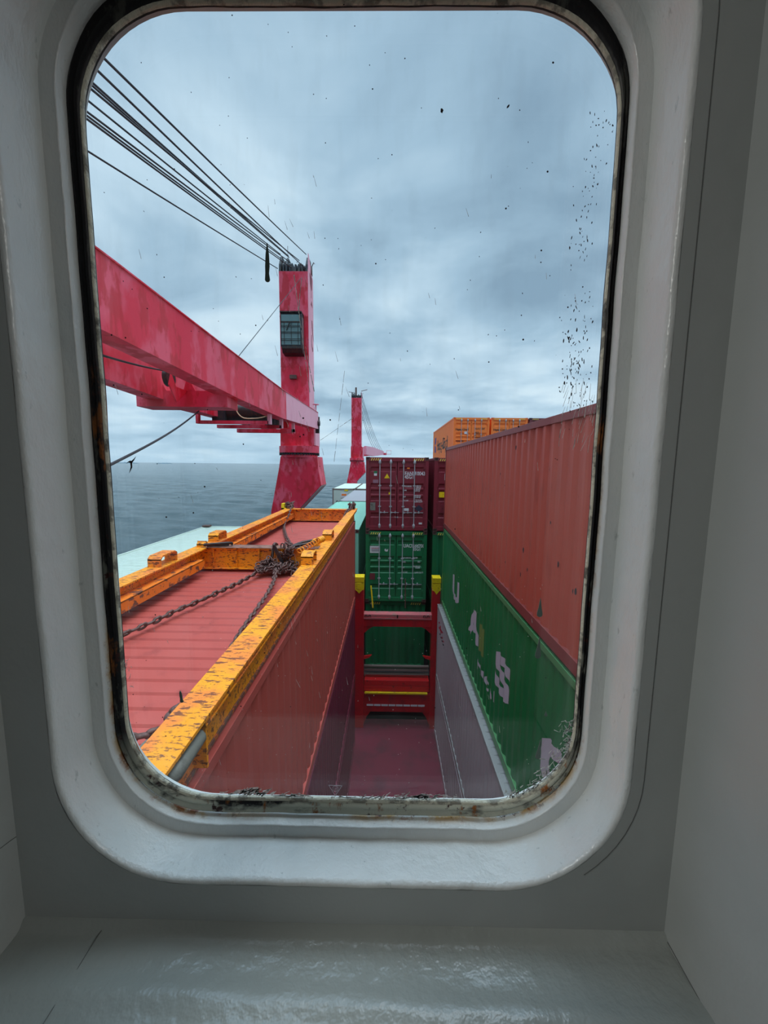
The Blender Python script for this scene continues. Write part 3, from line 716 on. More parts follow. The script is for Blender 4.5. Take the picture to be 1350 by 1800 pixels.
# ------------------------------------------------------------------ left stack beside the window, nearest row
A_X0, A_TOP = -1.16-W_, -1.945
A = container('redA', A_X0, 1.40, A_TOP-2.896, 'red container with ribbed roof carrying the orange lifting frame, top of the left stack', near='panel')
container('purple', A_X0, 1.40, A_TOP-2*2.896-0.008, 'dark crimson container directly beneath the red one, middle of the left stack', near='panel')
container('purple', A_X0, 1.40, DECK, 'dark crimson container on the deck, bottom of the left stack', near='panel', H=2.58)
Wc = container('white', -6.55, 1.6, -2.22-2.59, 'pale mint white container with finely ribbed roof, left of the orange frame beside the sea', H=2.59, near='panel', roofpitch=0.14, roof_depth=0.014)
MB().box(-W_/2+0.02, -W_/2+0.26, 11.95, 12.17, 2.585, 2.63).build('rusty_lashing_plate', M['chain'], Wc)
MB().box(-W_/2, -W_/2+0.004, 0.1, 12.1, 2.45, 2.57).build('edge_strip', M['hull'], Wc)
for z, h in ((-2.22-2*2.59-0.01, 2.59),):
    pass

# ------------------------------------------------------------------ right stack
RX = 2.015
Rr = container('rust_red', RX, 1.9, -2.262, 'oxide red container with rust stained ribs, top of the right stack', L=12.4, near='panel', trim='redrail')
Rg = container('greenside', RX, 1.9, -5.166, 'green container with pale letters on its side, below the oxide red one', L=12.4, near='panel', trim='greenrail')
Rt = container('taupe', 1.88, 1.9, -8.07, 'greyish mauve container with red lettering and pale top rail, third in the right stack', L=12.4, near='panel', trim='palerail', roofkey='palerail')
container('taupe', 1.88, 1.9, DECK, 'greyish mauve container on the deck, bottom of the right stack', L=12.4, H=2.27, near='panel')
fx = -W_/2+0.014   # local x of the outer flats on the left-hand side walls
for ch, yf, wd in (('U', 11.95, 1.0), ('A', 9.45, 1.12), ('S', 7.1, 0.98), ('C', 4.85, 0.9)):
    me = text_mesh(ch, 0.92, 1.0, 0.045)
    xs = [v.co.x for v in me.vertices]; k = wd/(max(xs)-min(xs)); x0 = min(xs)
    for v in me.vertices: v.co.x = (v.co.x-x0)*k
    side_text(Rg, me, fx, yf-1.9, -4.02+5.166, M['lilac'])
me = text_mesh('NuCel', 0.30, 1.55, 0.012, 1.15); side_text(Rg, me, fx, 8.42-1.9, -4.50+5.166, M['lilac'])
pt = bpy.data.meshes.new('repaint_patch'); pt.from_pydata([(0, 0, 0), (0.33, 0, 0), (0.33, 0.62, 0), (0, 0.62, 0)], [], [(0, 1, 2, 3)]); side_text(Rg, pt, fx, 8.3-1.9, -4.05+5.166, M['olive'], 'repaint_patch')
me = text_mesh('OOCL', 0.34, 1.35, 0.012); side_text(Rt, me, fx, 14.0-1.9, -5.93+8.07, M['redink'])
pt = bpy.data.meshes.new('underline'); pt.from_pydata([(0, 0, 0), (1.3, 0, 0), (1.3, 0.05, 0), (0, 0.05, 0)], [], [(0, 1, 2, 3)]); side_text(Rt, pt, fx, 13.8-1.9, -6.06+8.07, M['inkb'], 'underline')
stn = MB()
for k in range(26):
    yy = rs.uniform(0.8, 11.5); zz = rs.choice([rs.gauss(1.05, 0.05), rs.uniform(0.3, 2.6)]); r = rs.uniform(0.01, 0.035)
    p = [(yy+r*math.cos(a)*rs.uniform(.6, 1), zz+1.5*r*math.sin(a)*rs.uniform(.6, 1)) for a in [2*PI*j/7 for j in range(7)]]
    stn.prism(p, 'x', fx+prof(yy)-0.003, fx+prof(yy)-0.001)
tag(stn.build('rust_stains', M['speck'], Rr), kind='stuff')

# ------------------------------------------------------------------ orange lifting frame on the red container
SPZ0, SPZ1 = -1.925, -1.53
spr = empty('lifting_frame', (-2.4, 1.45, SPZ0), 'rust flecked orange lifting frame lying on the ribbed red container', 'lifting frame')
def S(mb, name, m, parent=None, bev=0.0):
    o = mb.build(name, m, parent or spr, bev=bev)
    if (parent or spr) is spr: o.location = (2.4, -1.45, -SPZ0)
    return o
Y0, Y1 = 1.45, 13.72
b = MB(); b.box(-1.325, -1.09, Y0, Y1, SPZ1-0.025, SPZ1); b.box(-1.235, -1.205, Y0, Y1, SPZ0+0.02, SPZ1-0.02)
rb = S(b, 'long_beam', M['beam'], bev=0.003)
b = MB(); b.box(-1.38, -1.195, Y0, Y1, SPZ0, SPZ0+0.022); S(b, 'bottom_flange', M['beamrust'])
b = MB(); b.box(-1.13, -1.118, 2.25, Y1, SPZ1-0.085, SPZ1-0.026); b.box(-1.205, -1.110, 2.25, Y1, SPZ1-0.098, SPZ1-0.084); S(b, 'guide_strip', M['beam'], bev=0.003)
for yy in (1.6, 1.82, 2.25): S(MB().box(-1.205, -1.12, yy, yy+0.02, SPZ0+0.02, SPZ1-0.02), 'web_stiffener', M['beam'])
b = MB(); b.box(-1.14, -1.12, 1.6, 1.84, SPZ0+0.12, SPZ1-0.02); S(b, 'cover_plate', M['beam'])
S(MB().box(-1.222, -1.19, Y0, Y1, SPZ0-0.002, SPZ0+0.024), 'rusty_flange_edge', mat('heavy_rust', (104, 66, 54), 0.8, 0, [((200, 100, 30), 22, 0.5, 0.6, (1, 1, 1), 0.8)], 0.6, 60))
b = MB(); b.tube([(-1.15, 1.87, -1.66), (-1.135, 1.91, -1.65), (-1.13, 2.18, -1.64), (-1.15, 2.22, -1.65)], [0.03, 0.052, 0.048, 0.03], 16); S(b, 'fender_roller', M['greysteel'])
b = MB(); b.box(-3.56, -3.30, Y0, Y1, SPZ1-0.025, SPZ1); b.box(-3.44, -3.41, Y0, Y1, SPZ0+0.02, SPZ1-0.02); S(b, 'long_beam', M['beam'], bev=0.003)
b = MB(); b.box(-3.56, -3.41, Y0, Y1, SPZ0, SPZ0+0.02)
for ya, yb in ((Y0, 6.72), (7.28, Y1)):
    b.box(-3.41, -3.22, ya, yb, -1.70, -1.685); b.box(-3.235, -3.22, ya, yb, -1.83, -1.685)
S(b, 'angle_bar', M['beamrust'], bev=0.003)
b = MB(); b.box(-3.408, -3.40, 4.1, 5.2, -1.66, -1.56); S(b, 'doubler_plate', M['beam'])
for nm, ya in (('cross_beam', 7.0), ('cross_beam', 13.30), ('cross_beam', 1.5)):
    b = MB(); b.box(-3.41, -1.27, ya, ya+0.26, SPZ1-0.022, SPZ1-0.002); b.box(-3.41, -1.27, ya+0.05, ya+0.08, SPZ0+0.02, SPZ1-0.02); b.box(-3.41, -1.27, ya-0.02, ya+0.26, SPZ0, SPZ0+0.02)
    for k in range(5):
        xx = -3.2+0.42*k; b.box(xx, xx+0.015, ya, ya+0.05, SPZ0+0.02, SPZ1-0.02)
    S(b, nm, M['beam'], bev=0.002)
b = MB(); b.box(-3.41, -1.27, 6.99, 7.27, SPZ1-0.002, SPZ1+0.004); S(b, 'worn_cap_plate', mat('worn_cap', (140, 100, 84), 0.6, 0, [((90, 56, 46), 10, 0.45, 0.6, (1, 1, 1), 0.8)]))
def lug(x, y, w=0.19, d=0.30, h=0.18):
    m_ = MB(); z = SPZ1; t = 0.022
    m_.prism([(y, z), (y+t, z), (y+t, z+h-0.03), (y, z+h-0.05)], 'x', x, x+w)
    m_.prism([(y+d-t, z), (y+d, z), (y+d, z+h-0.04), (y+d-t, z+h-0.02)], 'x', x, x+w)
    m_.prism([(y, z+h-0.05), (y+0.06, z+h-0.005), (y+d-0.06, z+h), (y+d, z+h-0.04), (y+d, z+h-0.065), (y+d-0.06, z+h-0.025), (y+0.06, z+h-0.03), (y, z+h-0.075)], 'x', x, x+w)
    m_.box(x+0.01, x+0.09, y+t, y+0.09, z, z+h-0.05)
    S(m_, 'pad_eye', M['beam'], bev=0.004)
lug(-1.33, 5.85); lug(-1.33, 7.80, d=0.34); lug(-3.53, 5.60, w=0.2, d=0.46, h=0.17); lug(-3.53, 7.55, w=0.2, d=0.42, h=0.17); lug(-3.50, 7.02, w=0.16, d=0.1, h=0.11)
b = MB(); b.tube([(-3.32, 6.92, -1.47), (-3.28, 6.93, -1.46), (-2.95, 7.08, -1.455), (-2.90, 7.14, -1.47), (-2.92, 7.2, -1.50)], 0.024, 8); b.tube([(-3.30, 7.0, -1.50), (-2.95, 7.14, -1.50)], 0.02, 8); S(b, 'lever', M['greasy'])
b = MB(); b.tube([(-1.80, 7.12, -1.52), (-1.62, 7.30, -1.47), (-1.42, 7.40, -1.45)], 0.028, 8); b.tube([(-1.78, 7.0, -1.50), (-1.50, 7.10, -1.46), (-1.36, 7.14, -1.44)], 0.03, 8); S(b, 'lever', M['greasy'])
b = MB(); pts = []
for k in range(97):
    t = k/96; a = 2*PI*8*t; c = Vector((-1.50, 6.45, -1.46)).lerp(Vector((-1.26, 7.00, -1.37)), t)
    pts.append((c.x+0.045*math.cos(a), c.y, c.z+0.045*math.sin(a)))
b.tube(pts, 0.010, 6); S(b, 'coil_spring', M['beam'])
b = MB(); b.tube([(-1.27, 6.98, -1.375), (-1.20, 7.1, -1.36)], 0.06, 10); b.box(-1.42, -1.30, 7.2, 7.4, SPZ1, SPZ1+0.12); S(b, 'spring_housing', M['beam'])
b = MB()
for xa in (0.0,):
    p = [(-2.16, -1.90), (-2.05, -1.44), (-2.02, -1.44), (-1.80, -1.90), (-1.86, -1.90), (-2.035, -1.53), (-2.10, -1.90)]
    b.prism(p, 'y', 6.86, 6.90); b.prism([(-2.14, -1.90), (-1.84, -1.90), (-1.9, -1.83), (-2.1, -1.83)], 'y', 6.84, 6.96)
S(b, 'triangular_bracket', M['greasy'])
for xc, nm in ((-3.43, 'corner_head'), (-1.27, 'corner_head')):
    b = MB(); b.box(xc-0.10, xc+0.10, 13.35, 13.70, SPZ1, SPZ1+0.10); b.box(xc-0.09, xc-0.06, 13.35, 13.7, SPZ1, SPZ1+0.22); b.box(xc+0.06, xc+0.09, 13.35, 13.7, SPZ1, SPZ1+0.22); b.tube([(xc-0.14, 13.5, SPZ1+0.16), (xc+0.14, 13.5, SPZ1+0.16)], 0.035, 8)
    S(b, nm, M['chain'])
b = MB(); b.box(-3.66, -3.57, 13.3, 13.6, SPZ1-0.02, SPZ1+0.18); b.box(-3.66, -3.50, 13.3, 13.6, SPZ1-0.03, SPZ1+0.03); S(b, 'corner_guide', M['yellow'])

# ------------------------------------------------------------------ chains
def catmull(P, n=14):
    P = [Vector(p) for p in P]; P = [P[0]*2-P[1]]+P+[P[-1]*2-P[-2]]; out = []
    for i in range(1, len(P)-2):
        for k in range(n):
            t = k/n; a, b_, c, d = P[i-1:i+3]
            out.append(0.5*((2*b_)+(c-a)*t+(2*a-5*b_+4*c-d)*t*t+(3*b_-a-3*c+d)*t*t*t))
    out.append(P[-2]); return out
def add_link(mb, c, t, up, l, w, r):
    t = t.normalized(); s = t.cross(up)
    if s.length < 1e-3: s = t.orthogonal()
    s.normalize(); h = (l-w)/2; R_ = w/2-r; pts = []
    for k in range(7): a = -PI/2+PI*k/6; pts.append(c+t*(h+R_*math.cos(a))+s*(R_*math.sin(a)))
    for k in range(7): a = PI/2+PI*k/6; pts.append(c+t*(-h+R_*math.cos(a))+s*(R_*math.sin(a)))
    mb.tube(pts, r, 6, closed=True)
def chain(P, l=0.145, w=0.098, r=0.0165, name='chain', label='', cat='chain'):
    pts = catmull(P); mb = MB(); d = 0; step = l-2.6*r; nxt = 0; i = 0; up = Vector((0, 0, 1)); k = 0
    for a, b_ in zip(pts, pts[1:]):
        sl_ = (b_-a).length
        while nxt <= d+sl_:
            t = (nxt-d)/sl_; c = a.lerp(b_, t); tt = (b_-a).normalized()
            u = (up if k % 2 == 0 else tt.cross(up).normalized()); u = (u+Vector((rs.gauss(0, .12), rs.gauss(0, .12), rs.gauss(0, .12)))+ (tt.cross(up).normalized()*0.55 if k % 2 == 0 else up*0.45)).normalized()
            add_link(mb, c, tt, u, l, w, r); k += 1; nxt += step
        d += sl_
    o = mb.build(name, M['chain'], None); tag(o, label, cat, None); return o
zc = -1.915+0.03
chain([(-2.22, 6.80, zc+0.03), (-2.35, 6.15, zc), (-2.47, 5.66, zc), (-2.59, 5.19, zc), (-2.70, 4.87, zc), (-2.77, 4.54, zc), (-2.82, 4.37, zc), (-2.90, 4.13, zc), (-2.98, 3.85, zc), (-3.1, 3.5, zc)], label='rusty chain running from the tangle down left across the red roof')
chain([(-1.98, 6.75, zc+0.05), (-1.86, 6.23, zc), (-1.77, 5.64, zc), (-1.72, 5.08, zc), (-1.685, 4.62, zc), (-1.65, 4.17, zc), (-1.57, 3.7, zc), (-1.47, 3.45, zc+0.02), (-1.33, 3.2, zc+0.05), (-1.30, 3.0, zc+0.05)], label='rusty chain running from the tangle along the inside of the near orange beam')
chain([(-1.36, 3.02, zc+0.05), (-1.50, 2.88, zc+0.04), (-1.60, 2.75, zc+0.03), (-1.59, 2.65, zc+0.03), (-1.575, 2.57, zc+0.03), (-1.60, 2.50, zc+0.03), (-1.67, 2.45, zc+0.04), (-1.76, 2.42, zc+0.04)], 0.118, 0.088, 0.0185, label='short rusty chain heaped beside the lower end of the orange beam')
b = MB(); pts = [(-1.525+0.055*math.cos(a), 2.27+0.065*math.sin(a), zc+0.05+0.045*math.sin(a+0.5)) for a in [2*PI*k/20 for k in range(20)]]; b.tube(pts, 0.024, 8, closed=True)
tag(b.build('shackle', M['greysteel']), 'big grey lifting ring at the bottom left corner of the window view', 'ring')
chain([(-3.30, 13.55, -1.32), (-3.26, 13.2, -1.35), (-3.22, 12.6, -1.62), (-3.20, 11.9, zc), (-2.72, 10.25, zc), (-2.35, 9.2, zc), (-2.10, 8.4, zc), (-2.08, 7.9, zc), (-2.12, 7.45, -1.62), (-2.12, 7.18, -1.49), (-2.08, 6.95, -1.55)], label='rusty chain running from the far left corner of the orange frame to the tangle')
chain([(-1.36, 7.55, -1.50), (-1.44, 8.1, zc+0.02), (-1.46, 9.2, zc), (-1.46, 10.6, zc), (-1.40, 12.0, -1.7), (-1.34, 12.6, -1.49), (-1.28, 13.2, -1.49), (-1.24, 13.6, -1.34), (-1.18, 13.66, -1.36)], label='rusty chain lying along the inside of the near beam up to its far corner')
mb = MB()
for k in range(170):
    t = rs.random(); x = -2.30+0.66*t; hmax = 0.21*math.sin(PI*min(1, max(0.12, 0.2+0.8*t)))**0.7
    zz = zc+abs(rs.gauss(0, 0.42))*hmax; yy = 6.83+rs.gauss(0, 0.10)*(1.1-0.8*(zz-zc)/0.35)
    if zz > zc+0.34: continue
    add_link(mb, Vector((x, min(yy, 6.97), zz)), Vector((rs.gauss(0, 1), rs.gauss(0, 1), rs.gauss(0, .5))), Vector((rs.gauss(0, 1), rs.gauss(0, 1), rs.gauss(0, 1))), 0.115, 0.08, 0.012)
for k in range(34):
    add_link(mb, Vector((-1.80+rs.gauss(0, 0.09), 6.93+rs.gauss(0, 0.05), -1.58+rs.gauss(0, 0.10))), Vector((rs.gauss(0, 1), rs.gauss(0, 1), rs.gauss(0, .8))), Vector((rs.gauss(0, 1), rs.gauss(0, 1), rs.gauss(0, 1))), 0.115, 0.08, 0.012)
tag(mb.build('chain', M['chain']), 'tangled heap of rusty chain against the middle cross beam', 'chain')

# ------------------------------------------------------------------ second bay: stacks seen end on
BY = 15.38
F1 = container('maroon', -0.90, BY, -2.60, 'maroon container with white codes and a yellow warning triangle, top of centre stack')
x_, y_ = 0.0, -0.012
def Lx(px, W0=29.0): return -W_/2+(px-30)/1030.0*W_     # pixel in the door close-up -> local x
def Lz(py): return 2.896-(py-60)/1255.0*2.896
yd = 0.040
text_front('FANU', 0.20, Lx(668), Lz(360), yd, M['label'], F1, 0.82, 0.004)
text_front('100430', 0.20, Lx(838), Lz(360), yd, M['label'], F1, 0.80, 0.004)
text_front('5', 0.17, Lx(1003), Lz(352), yd, M['label'], F1, 0.9, 0.004)
text_front('45G1', 0.20, Lx(668), Lz(418), yd, M['label'], F1, 0.82, 0.004)
for (px, py, s_, t_) in ((648, 558, 0.075, 'MAX.GROSS'), (648, 626, 0.07, 'TARE'), (645, 736, 0.075, 'NET'), (650, 800, 0.07, 'CU.CAP.'), (832, 552, 0.075, '32,500 KG'), (832, 580, 0.075, '71,650 LB'), (832, 608, 0.075, '3,940 KG'), (832, 634, 0.075, '8,690 LB'),
                         (832, 716, 0.075, '28,560 KG'), (832, 744, 0.075, '62,960 LB'), (850, 790, 0.07, '76.2 CU.M'), (838, 820, 0.075, '2,690 CU.FT'), (505, 1088, 0.075, 'F A 40')):
    text_front(t_, s_, Lx(px), Lz(py), yd-0.002, M['label'], F1, 0.8, 0.002)
quad_front(F1, 'warning_triangle', M['yellow'], 0, 0, 0, 0, yd-0.003, [(Lx(332), Lz(416)), (Lx(422), Lz(416)), (Lx(379), Lz(336))])
quad_front(F1, 'green_label', mat('label_green', (40, 120, 80)), Lx(160), Lx(215), Lz(335), Lz(296), yd-0.002)
quad_front(F1, 'white_label', M['label'], Lx(163), Lx(212), Lz(374), Lz(335), yd-0.002)
quad_front(F1, 'grey_label', mat('label_greymaroon', (150, 110, 126)), Lx(146), Lx(236), Lz(498), Lz(440), yd-0.002)
quad_front(F1, 'yellow_label', M['yellow'], Lx(408), Lx(446), Lz(690), Lz(652), yd-0.002)
quad_front(F1, 'data_plate', M['greysteel'], Lx(102), Lx(188), Lz(964), Lz(830), yd-0.002)
quad_front(F1, 'white_label', M['label'], Lx(663), Lx(745), Lz(966), Lz(922), yd-0.002)
quad_front(F1, 'white_label', M['label'], Lx(916), Lx(972), Lz(1196), Lz(1166), yd-0.002)
quad_front(F1, 'orange_label', M['orange'], Lx(705), Lx(750), Lz(254), Lz(232), yd-0.002)
quad_front(F1, 'diamond_placard', mat('placard_dark', (44, 46, 66)), 0, 0, 0, 0, yd-0.003, [(Lx(842), Lz(925)), (Lx(912), Lz(990)), (Lx(985), Lz(925)), (Lx(912), Lz(862))])
F2 = container('green', -0.90, BY, -5.505, 'green container with white codes on its doors, below the maroon one')
def Gz(py): return 2.896-(py-40)/1140.0*2.62
def Gx(px): return -W_/2+(px-30)/1015.0*W_
text_front('UACU', 0.20, Gx(655), Gz(325), yd, M['label'], F2, 0.78, 0.004); text_front('544700', 0.20, Gx(812), Gz(325), yd, M['label'], F2, 0.78, 0.004)
text_front('5', 0.17, Gx(985), Gz(320), yd, M['label'], F2, 0.8, 0.004); text_front('45G1', 0.20, Gx(812), Gz(380), yd, M['label'], F2, 0.72, 0.004)
for (px, py, t_) in ((630, 522, 'MAX.GROSS'), (630, 594, 'TARE'), (630, 694, 'NET'), (630, 778, 'CU.CAP.'), (820, 520, '32,500'), (900, 590, 'KG'), (820, 670, '28,600 KG'), (860, 696, '63,000'), (850, 780, '2,690 CU.FT')):
    text_front(t_, 0.085, Gx(px), Gz(py), yd-0.002, M['label'], F2, 0.8, 0.002)
quad_front(F2, 'notice_board', M['label'], Gx(102), Gx(270), Gz(428), Gz(305), yd-0.003)
for q in range(3): quad_front(F2, 'notice_line', M['inkb'] if q else M['redink'], Gx(125), Gx(250), Gz(348+26*q), Gz(338+26*q), yd-0.004)
quad_front(F2, 'torn_label', M['label'], 0, 0, 0, 0, yd-0.003, [(Gx(345), Gz(360)), (Gx(365), Gz(350)), (Gx(378), Gz(375)), (Gx(405), Gz(352)), (Gx(400), Gz(398)), (Gx(370), Gz(404)), (Gx(346), Gz(388))])
quad_front(F2, 'data_plate', M['brown'], Gx(102), Gx(188), Gz(905), Gz(790), yd-0.003)
F3 = container('green', -0.90, BY+0.1, -8.41, 'dark green container with vertical ribs seen through the red portal', near='panel')
r1 = container('maroon', 1.76, BY, -2.60, 'maroon container with a yellow sticker, just left of the far oxide red edge')
text_front('1', 0.34, -1.219+0.36, 2.896-0.86, yd, M['label'], r1, 0.8, 0.012)
quad_front(r1, 'yellow_sticker', M['yellow'], -1.219+0.21, -1.219+0.42, 2.896-1.55, 2.896-1.33, yd-0.003)
container('green', 1.76, BY, -5.505, 'green container with plain ribbed end beneath the maroon one with a yellow sticker', near='panel')
container('mint', -1.19-W_, 15.5, -2.60-2.896, 'mint green container beyond the orange frame, left of the maroon doors', near='panel', roof_depth=0.008)
container('grey', -1.19-W_, 28.9, -2.66-2.896, 'grey roofed container behind the mint green one', near='panel', roof_depth=0.008)
wr = container('white', -6.13-0.05, 43, -2.62-2.896, 'white refrigerated container with a machinery end, left of the pair far forward', near='flat', trim='woodrail', roof_depth=0.004, name='refrigerated_container')
w2 = container('white', -3.62, 43, -2.62-2.896, 'white refrigerated container behind the grey roof, right of the pair far forward', near='flat', trim='woodrail', roof_depth=0.004, name='refrigerated_container')
for rr_ in (wr, w2):
    quad_front(rr_, 'yellow_plate', M['yellow'], 0.1, 0.5, 2.60, 2.78, -0.01)
    q = MB(); q.box(-0.30, 0.45, -0.03, 0.02, 1.9, 2.42); q.build('control_panel', M['label'], rr_)
    quad_front(rr_, 'orange_label', M['orange'], -0.2, 0.32, 2.1, 2.3, -0.034)
    text_front('A', 0.75, -0.95, 1.05, 0.012, M['inkb'], rr_, 0.9, 0.01)
    q = MB(); q.tube([(0.1+0.36*math.cos(a), 0.0, 1.1+0.36*math.sin(a)) for a in [2*PI*k/24 for k in range(24)]], 0.04, 6, closed=True)
    for k in range(4): q.tube([(0.1, 0.0, 1.1), (0.1+0.35*math.cos(PI*k/2+.4), 0.0, 1.1+0.35*math.sin(PI*k/2+.4))], 0.03, 5)
    q.build('fan_grille', M['dark'], rr_)
container('green', 1.76, BY, -8.41, 'dark green container glimpsed right of the portal opening, deep in the gap', near='panel')
container('purple', -1.19-W_, 15.5, -8.41, 'dark crimson container beneath the mint green one, deep in the left gap', near='panel')
tag(MB().box(4.2, 12.2, 27.3, 39.3, DECK, 0.32).build('support_block', M['void']), kind='structure')  # unseen block under the orange containers, there to carry them
# orange boxes, high up on the right
og = []
for i, (xx, lb) in enumerate(((4.32, 'orange container with dark lettering on its side, left of the orange pair'), (6.88, 'orange container with closed doors, right of the orange pair high on the right'))):
    o = container('orange', xx, 27.2, 0.33, lb); og.append(o)
    text_front('Hapag-Lloyd', 0.21, -1.07, 2.896-0.86, yd, M['inkb'], o, 0.85, 0.006)
    text_front('HLXU  6307', 0.17, 0.26, 2.896-0.80, yd, M['inkb'], o, 0.75, 0.004)
    text_front('45G1', 0.17, 0.26, 2.896-1.06, yd, M['inkb'], o, 0.75, 0.004)
    for k in range(4): text_front('MAX.GROSS 32,500 KG', 0.09, 0.24, 1.7-0.17*k, yd-0.002, M['inkb'], o, 0.75, 0.002)
    text_front('HLXU 45G1', 0.13, -1.0, 1.28, yd, M['inkb'], o, 0.8, 0.003); text_front('TARE 3,900 KG', 0.13, -1.0, 0.98, yd, M['inkb'], o, 0.8, 0.003)
    quad_front(o, 'white_label', M['label'], -0.46, -0.28, 1.80, 1.96, yd-0.003)
me = text_mesh('Hapag-Lloyd', 1.25, 1.0, 0.03); side_text(og[0], me, fx, 9.0, 1.0, M['inkb'])
lg = bpy.data.meshes.new('logo'); bm = bmesh.new()
for poly in ([(0, 0), (0.5, 0), (0.5, 0.62), (0, 0.62)], [(0, 0.74), (0.5, 0.74), (0.5, 1.36), (0, 1.36)], [(0.62, 0), (1.1, 0), (1.1, 0.4), (0.62, 0.62)], [(0.62, 0.74), (1.1, 0.96), (1.1, 1.36), (0.62, 1.36)]):
    bm.faces.new([bm.verts.new((p[0], p[1], 0)) for p in poly])
bm.to_mesh(lg); bm.free(); side_text(og[0], lg, fx, 10.9, 0.85, M['blue'], 'logo')
container('brown', 9.44, 27.2, 0.33, 'brown container top just showing right of the orange pair', near='panel')

# ------------------------------------------------------------------ red portal and posts between the stacks
po = empty('lashing_portal', (0.41, 14.8, DECK), 'dark red steel portal with yellow topped posts between the container stacks', 'portal')
def PO(mb, name, m, bev=0.0):
    o = mb.build(name, m, po, bev=bev); o.location = (-0.41, -14.8, -DECK); return o
for xa, xb in ((-1.265, -0.905), (1.70, 2.00)):
    PO(MB().box(xa, xb, 14.45, 14.85, DECK, -4.70), 'post', M['towerred'], 0.01)
    b = MB(); b.box(xa-0.0, xb+0.0, 14.44, 14.86, -4.72, -4.45); b.box(xa-0.01, xb+0.01, 14.43, 14.87, -4.42, -4.22); b.prism([(xa+0.05, -4.72), (xb-0.05, -4.72), ((xa+xb)/2, -4.86)], 'y', 14.43, 14.47); b.box(xa+0.1, xb-0.1, 14.42, 14.46, -4.70, -4.44)
    PO(b, 'post_cap', M['yellow'], 0.008)
PO(MB().box(-0.92, 1.72, 14.50, 14.85, -5.80, -5.70), 'beam_top_plate', M['palered'])
b = MB(); b.box(-0.92, 1.72, 14.50, 14.85, -6.18, -5.80)
for s, x in ((1, -0.905), (-1, 1.70)):
    b.prism([(x, -6.17), (x+s*0.42, -6.17), (x+s*0.22, -6.27), (x, -6.48)], 'y', 14.52, 14.83)
PO(b, 'cross_beam', M['towerred'], 0.006)
PO(MB().box(-0.92, 1.72, 14.48, 14.505, -5.88, -5.82), 'pale_strip', M['palered'])
for x in (-0.82, -0.68, 1.42, 1.56): 
    b = MB(); b.tube([(x-0.05, 14.49, -5.79), (x-0.035, 14.49, -5.73), (x, 14.49, -5.705), (x+0.035, 14.49, -5.73), (x+0.05, 14.49, -5.79)], 0.012, 6); PO(b, 'lashing_eye', M['greasy'])
PO(MB().box(0.36, 0.41, 14.47, 14.5, -5.82, -5.70), 'stop_block', M['greasy'])
b = MB(); b.prism([(-0.905, -7.45), (-0.60, -7.40), (-0.70, -7.50), (-0.905, -7.56)], 'y', 14.6, 14.7); b.prism([(1.70, -7.45), (1.40, -7.40), (1.50, -7.50), (1.70, -7.56)], 'y', 14.6, 14.7); PO(b, 'guide_fin', M['brightred'])
b = MB(); b.box(-0.90, 1.66, 14.78, 14.9, -7.98, -7.93); b.box(-0.90, 1.66, 14.78, 14.9, -8.14, -8.06); b.box(-0.90, 1.66, 14.78, 14.9, -8.30, -8.25); PO(b, 'walkway_rail', M['woodrail'])
PO(MB().box(-0.88, 1.66, 14.55, 14.95, -8.62, -8.40), 'walkway_beam', M['brightred'], 0.01)
PO(MB().box(-0.86, 1.60, 14.46, 14.54, -8.93, -8.86), 'edge_strip', M['yellow'], 0.01)
PO(MB().box(-0.90, 1.68, 14.55, 14.9, -8.86, -8.64), 'walkway_beam', M['brightred'], 0.01)
b = MB(); b.box(-0.905, 1.70, 14.55, 14.85, -9.72, -8.93)
for s, x in ((1, -0.905), (-1, 1.70)): b.prism([(x, -9.7), (x+s*0.30, -9.7), (x+s*0.12, -9.95), (x, -10.3)], 'y', 14.57, 14.83)
PO(b, 'cross_beam', M['towerred'], 0.006)
b = MB()
for k in range(8): b.box(-0.78+0.29*k, -0.78+0.29*k+0.26, 14.53, 14.545, -9.47, -9.40)
PO(b, 'white_dashes', M['label'])
hc = MB(); hc.box(-3.6, 4.2, 15.02, 27.4, DECK, -8.42)  # block painted near-black in place of the unlit void
tag(hc.build('void_block', M['void']), 'black block painted as the shaded void under the ribbed green container beyond the portal', 'void block')
tag(MB().tube([(-0.67, 15.25, -4.80), (-0.585, 15.2, -5.69)], 0.028, 8).build('lashing_rod', M['yellow']), 'yellow lashing rod leaning on the green doors, left of their locking bars', 'rod')
tag(MB().tube([(0.70, 15.25, -4.5), (0.71, 15.2, -5.69)], 0.02, 8).build('lashing_rod', M['chain']), 'rusty brown lashing rod upright in front of the right green door', 'rod')

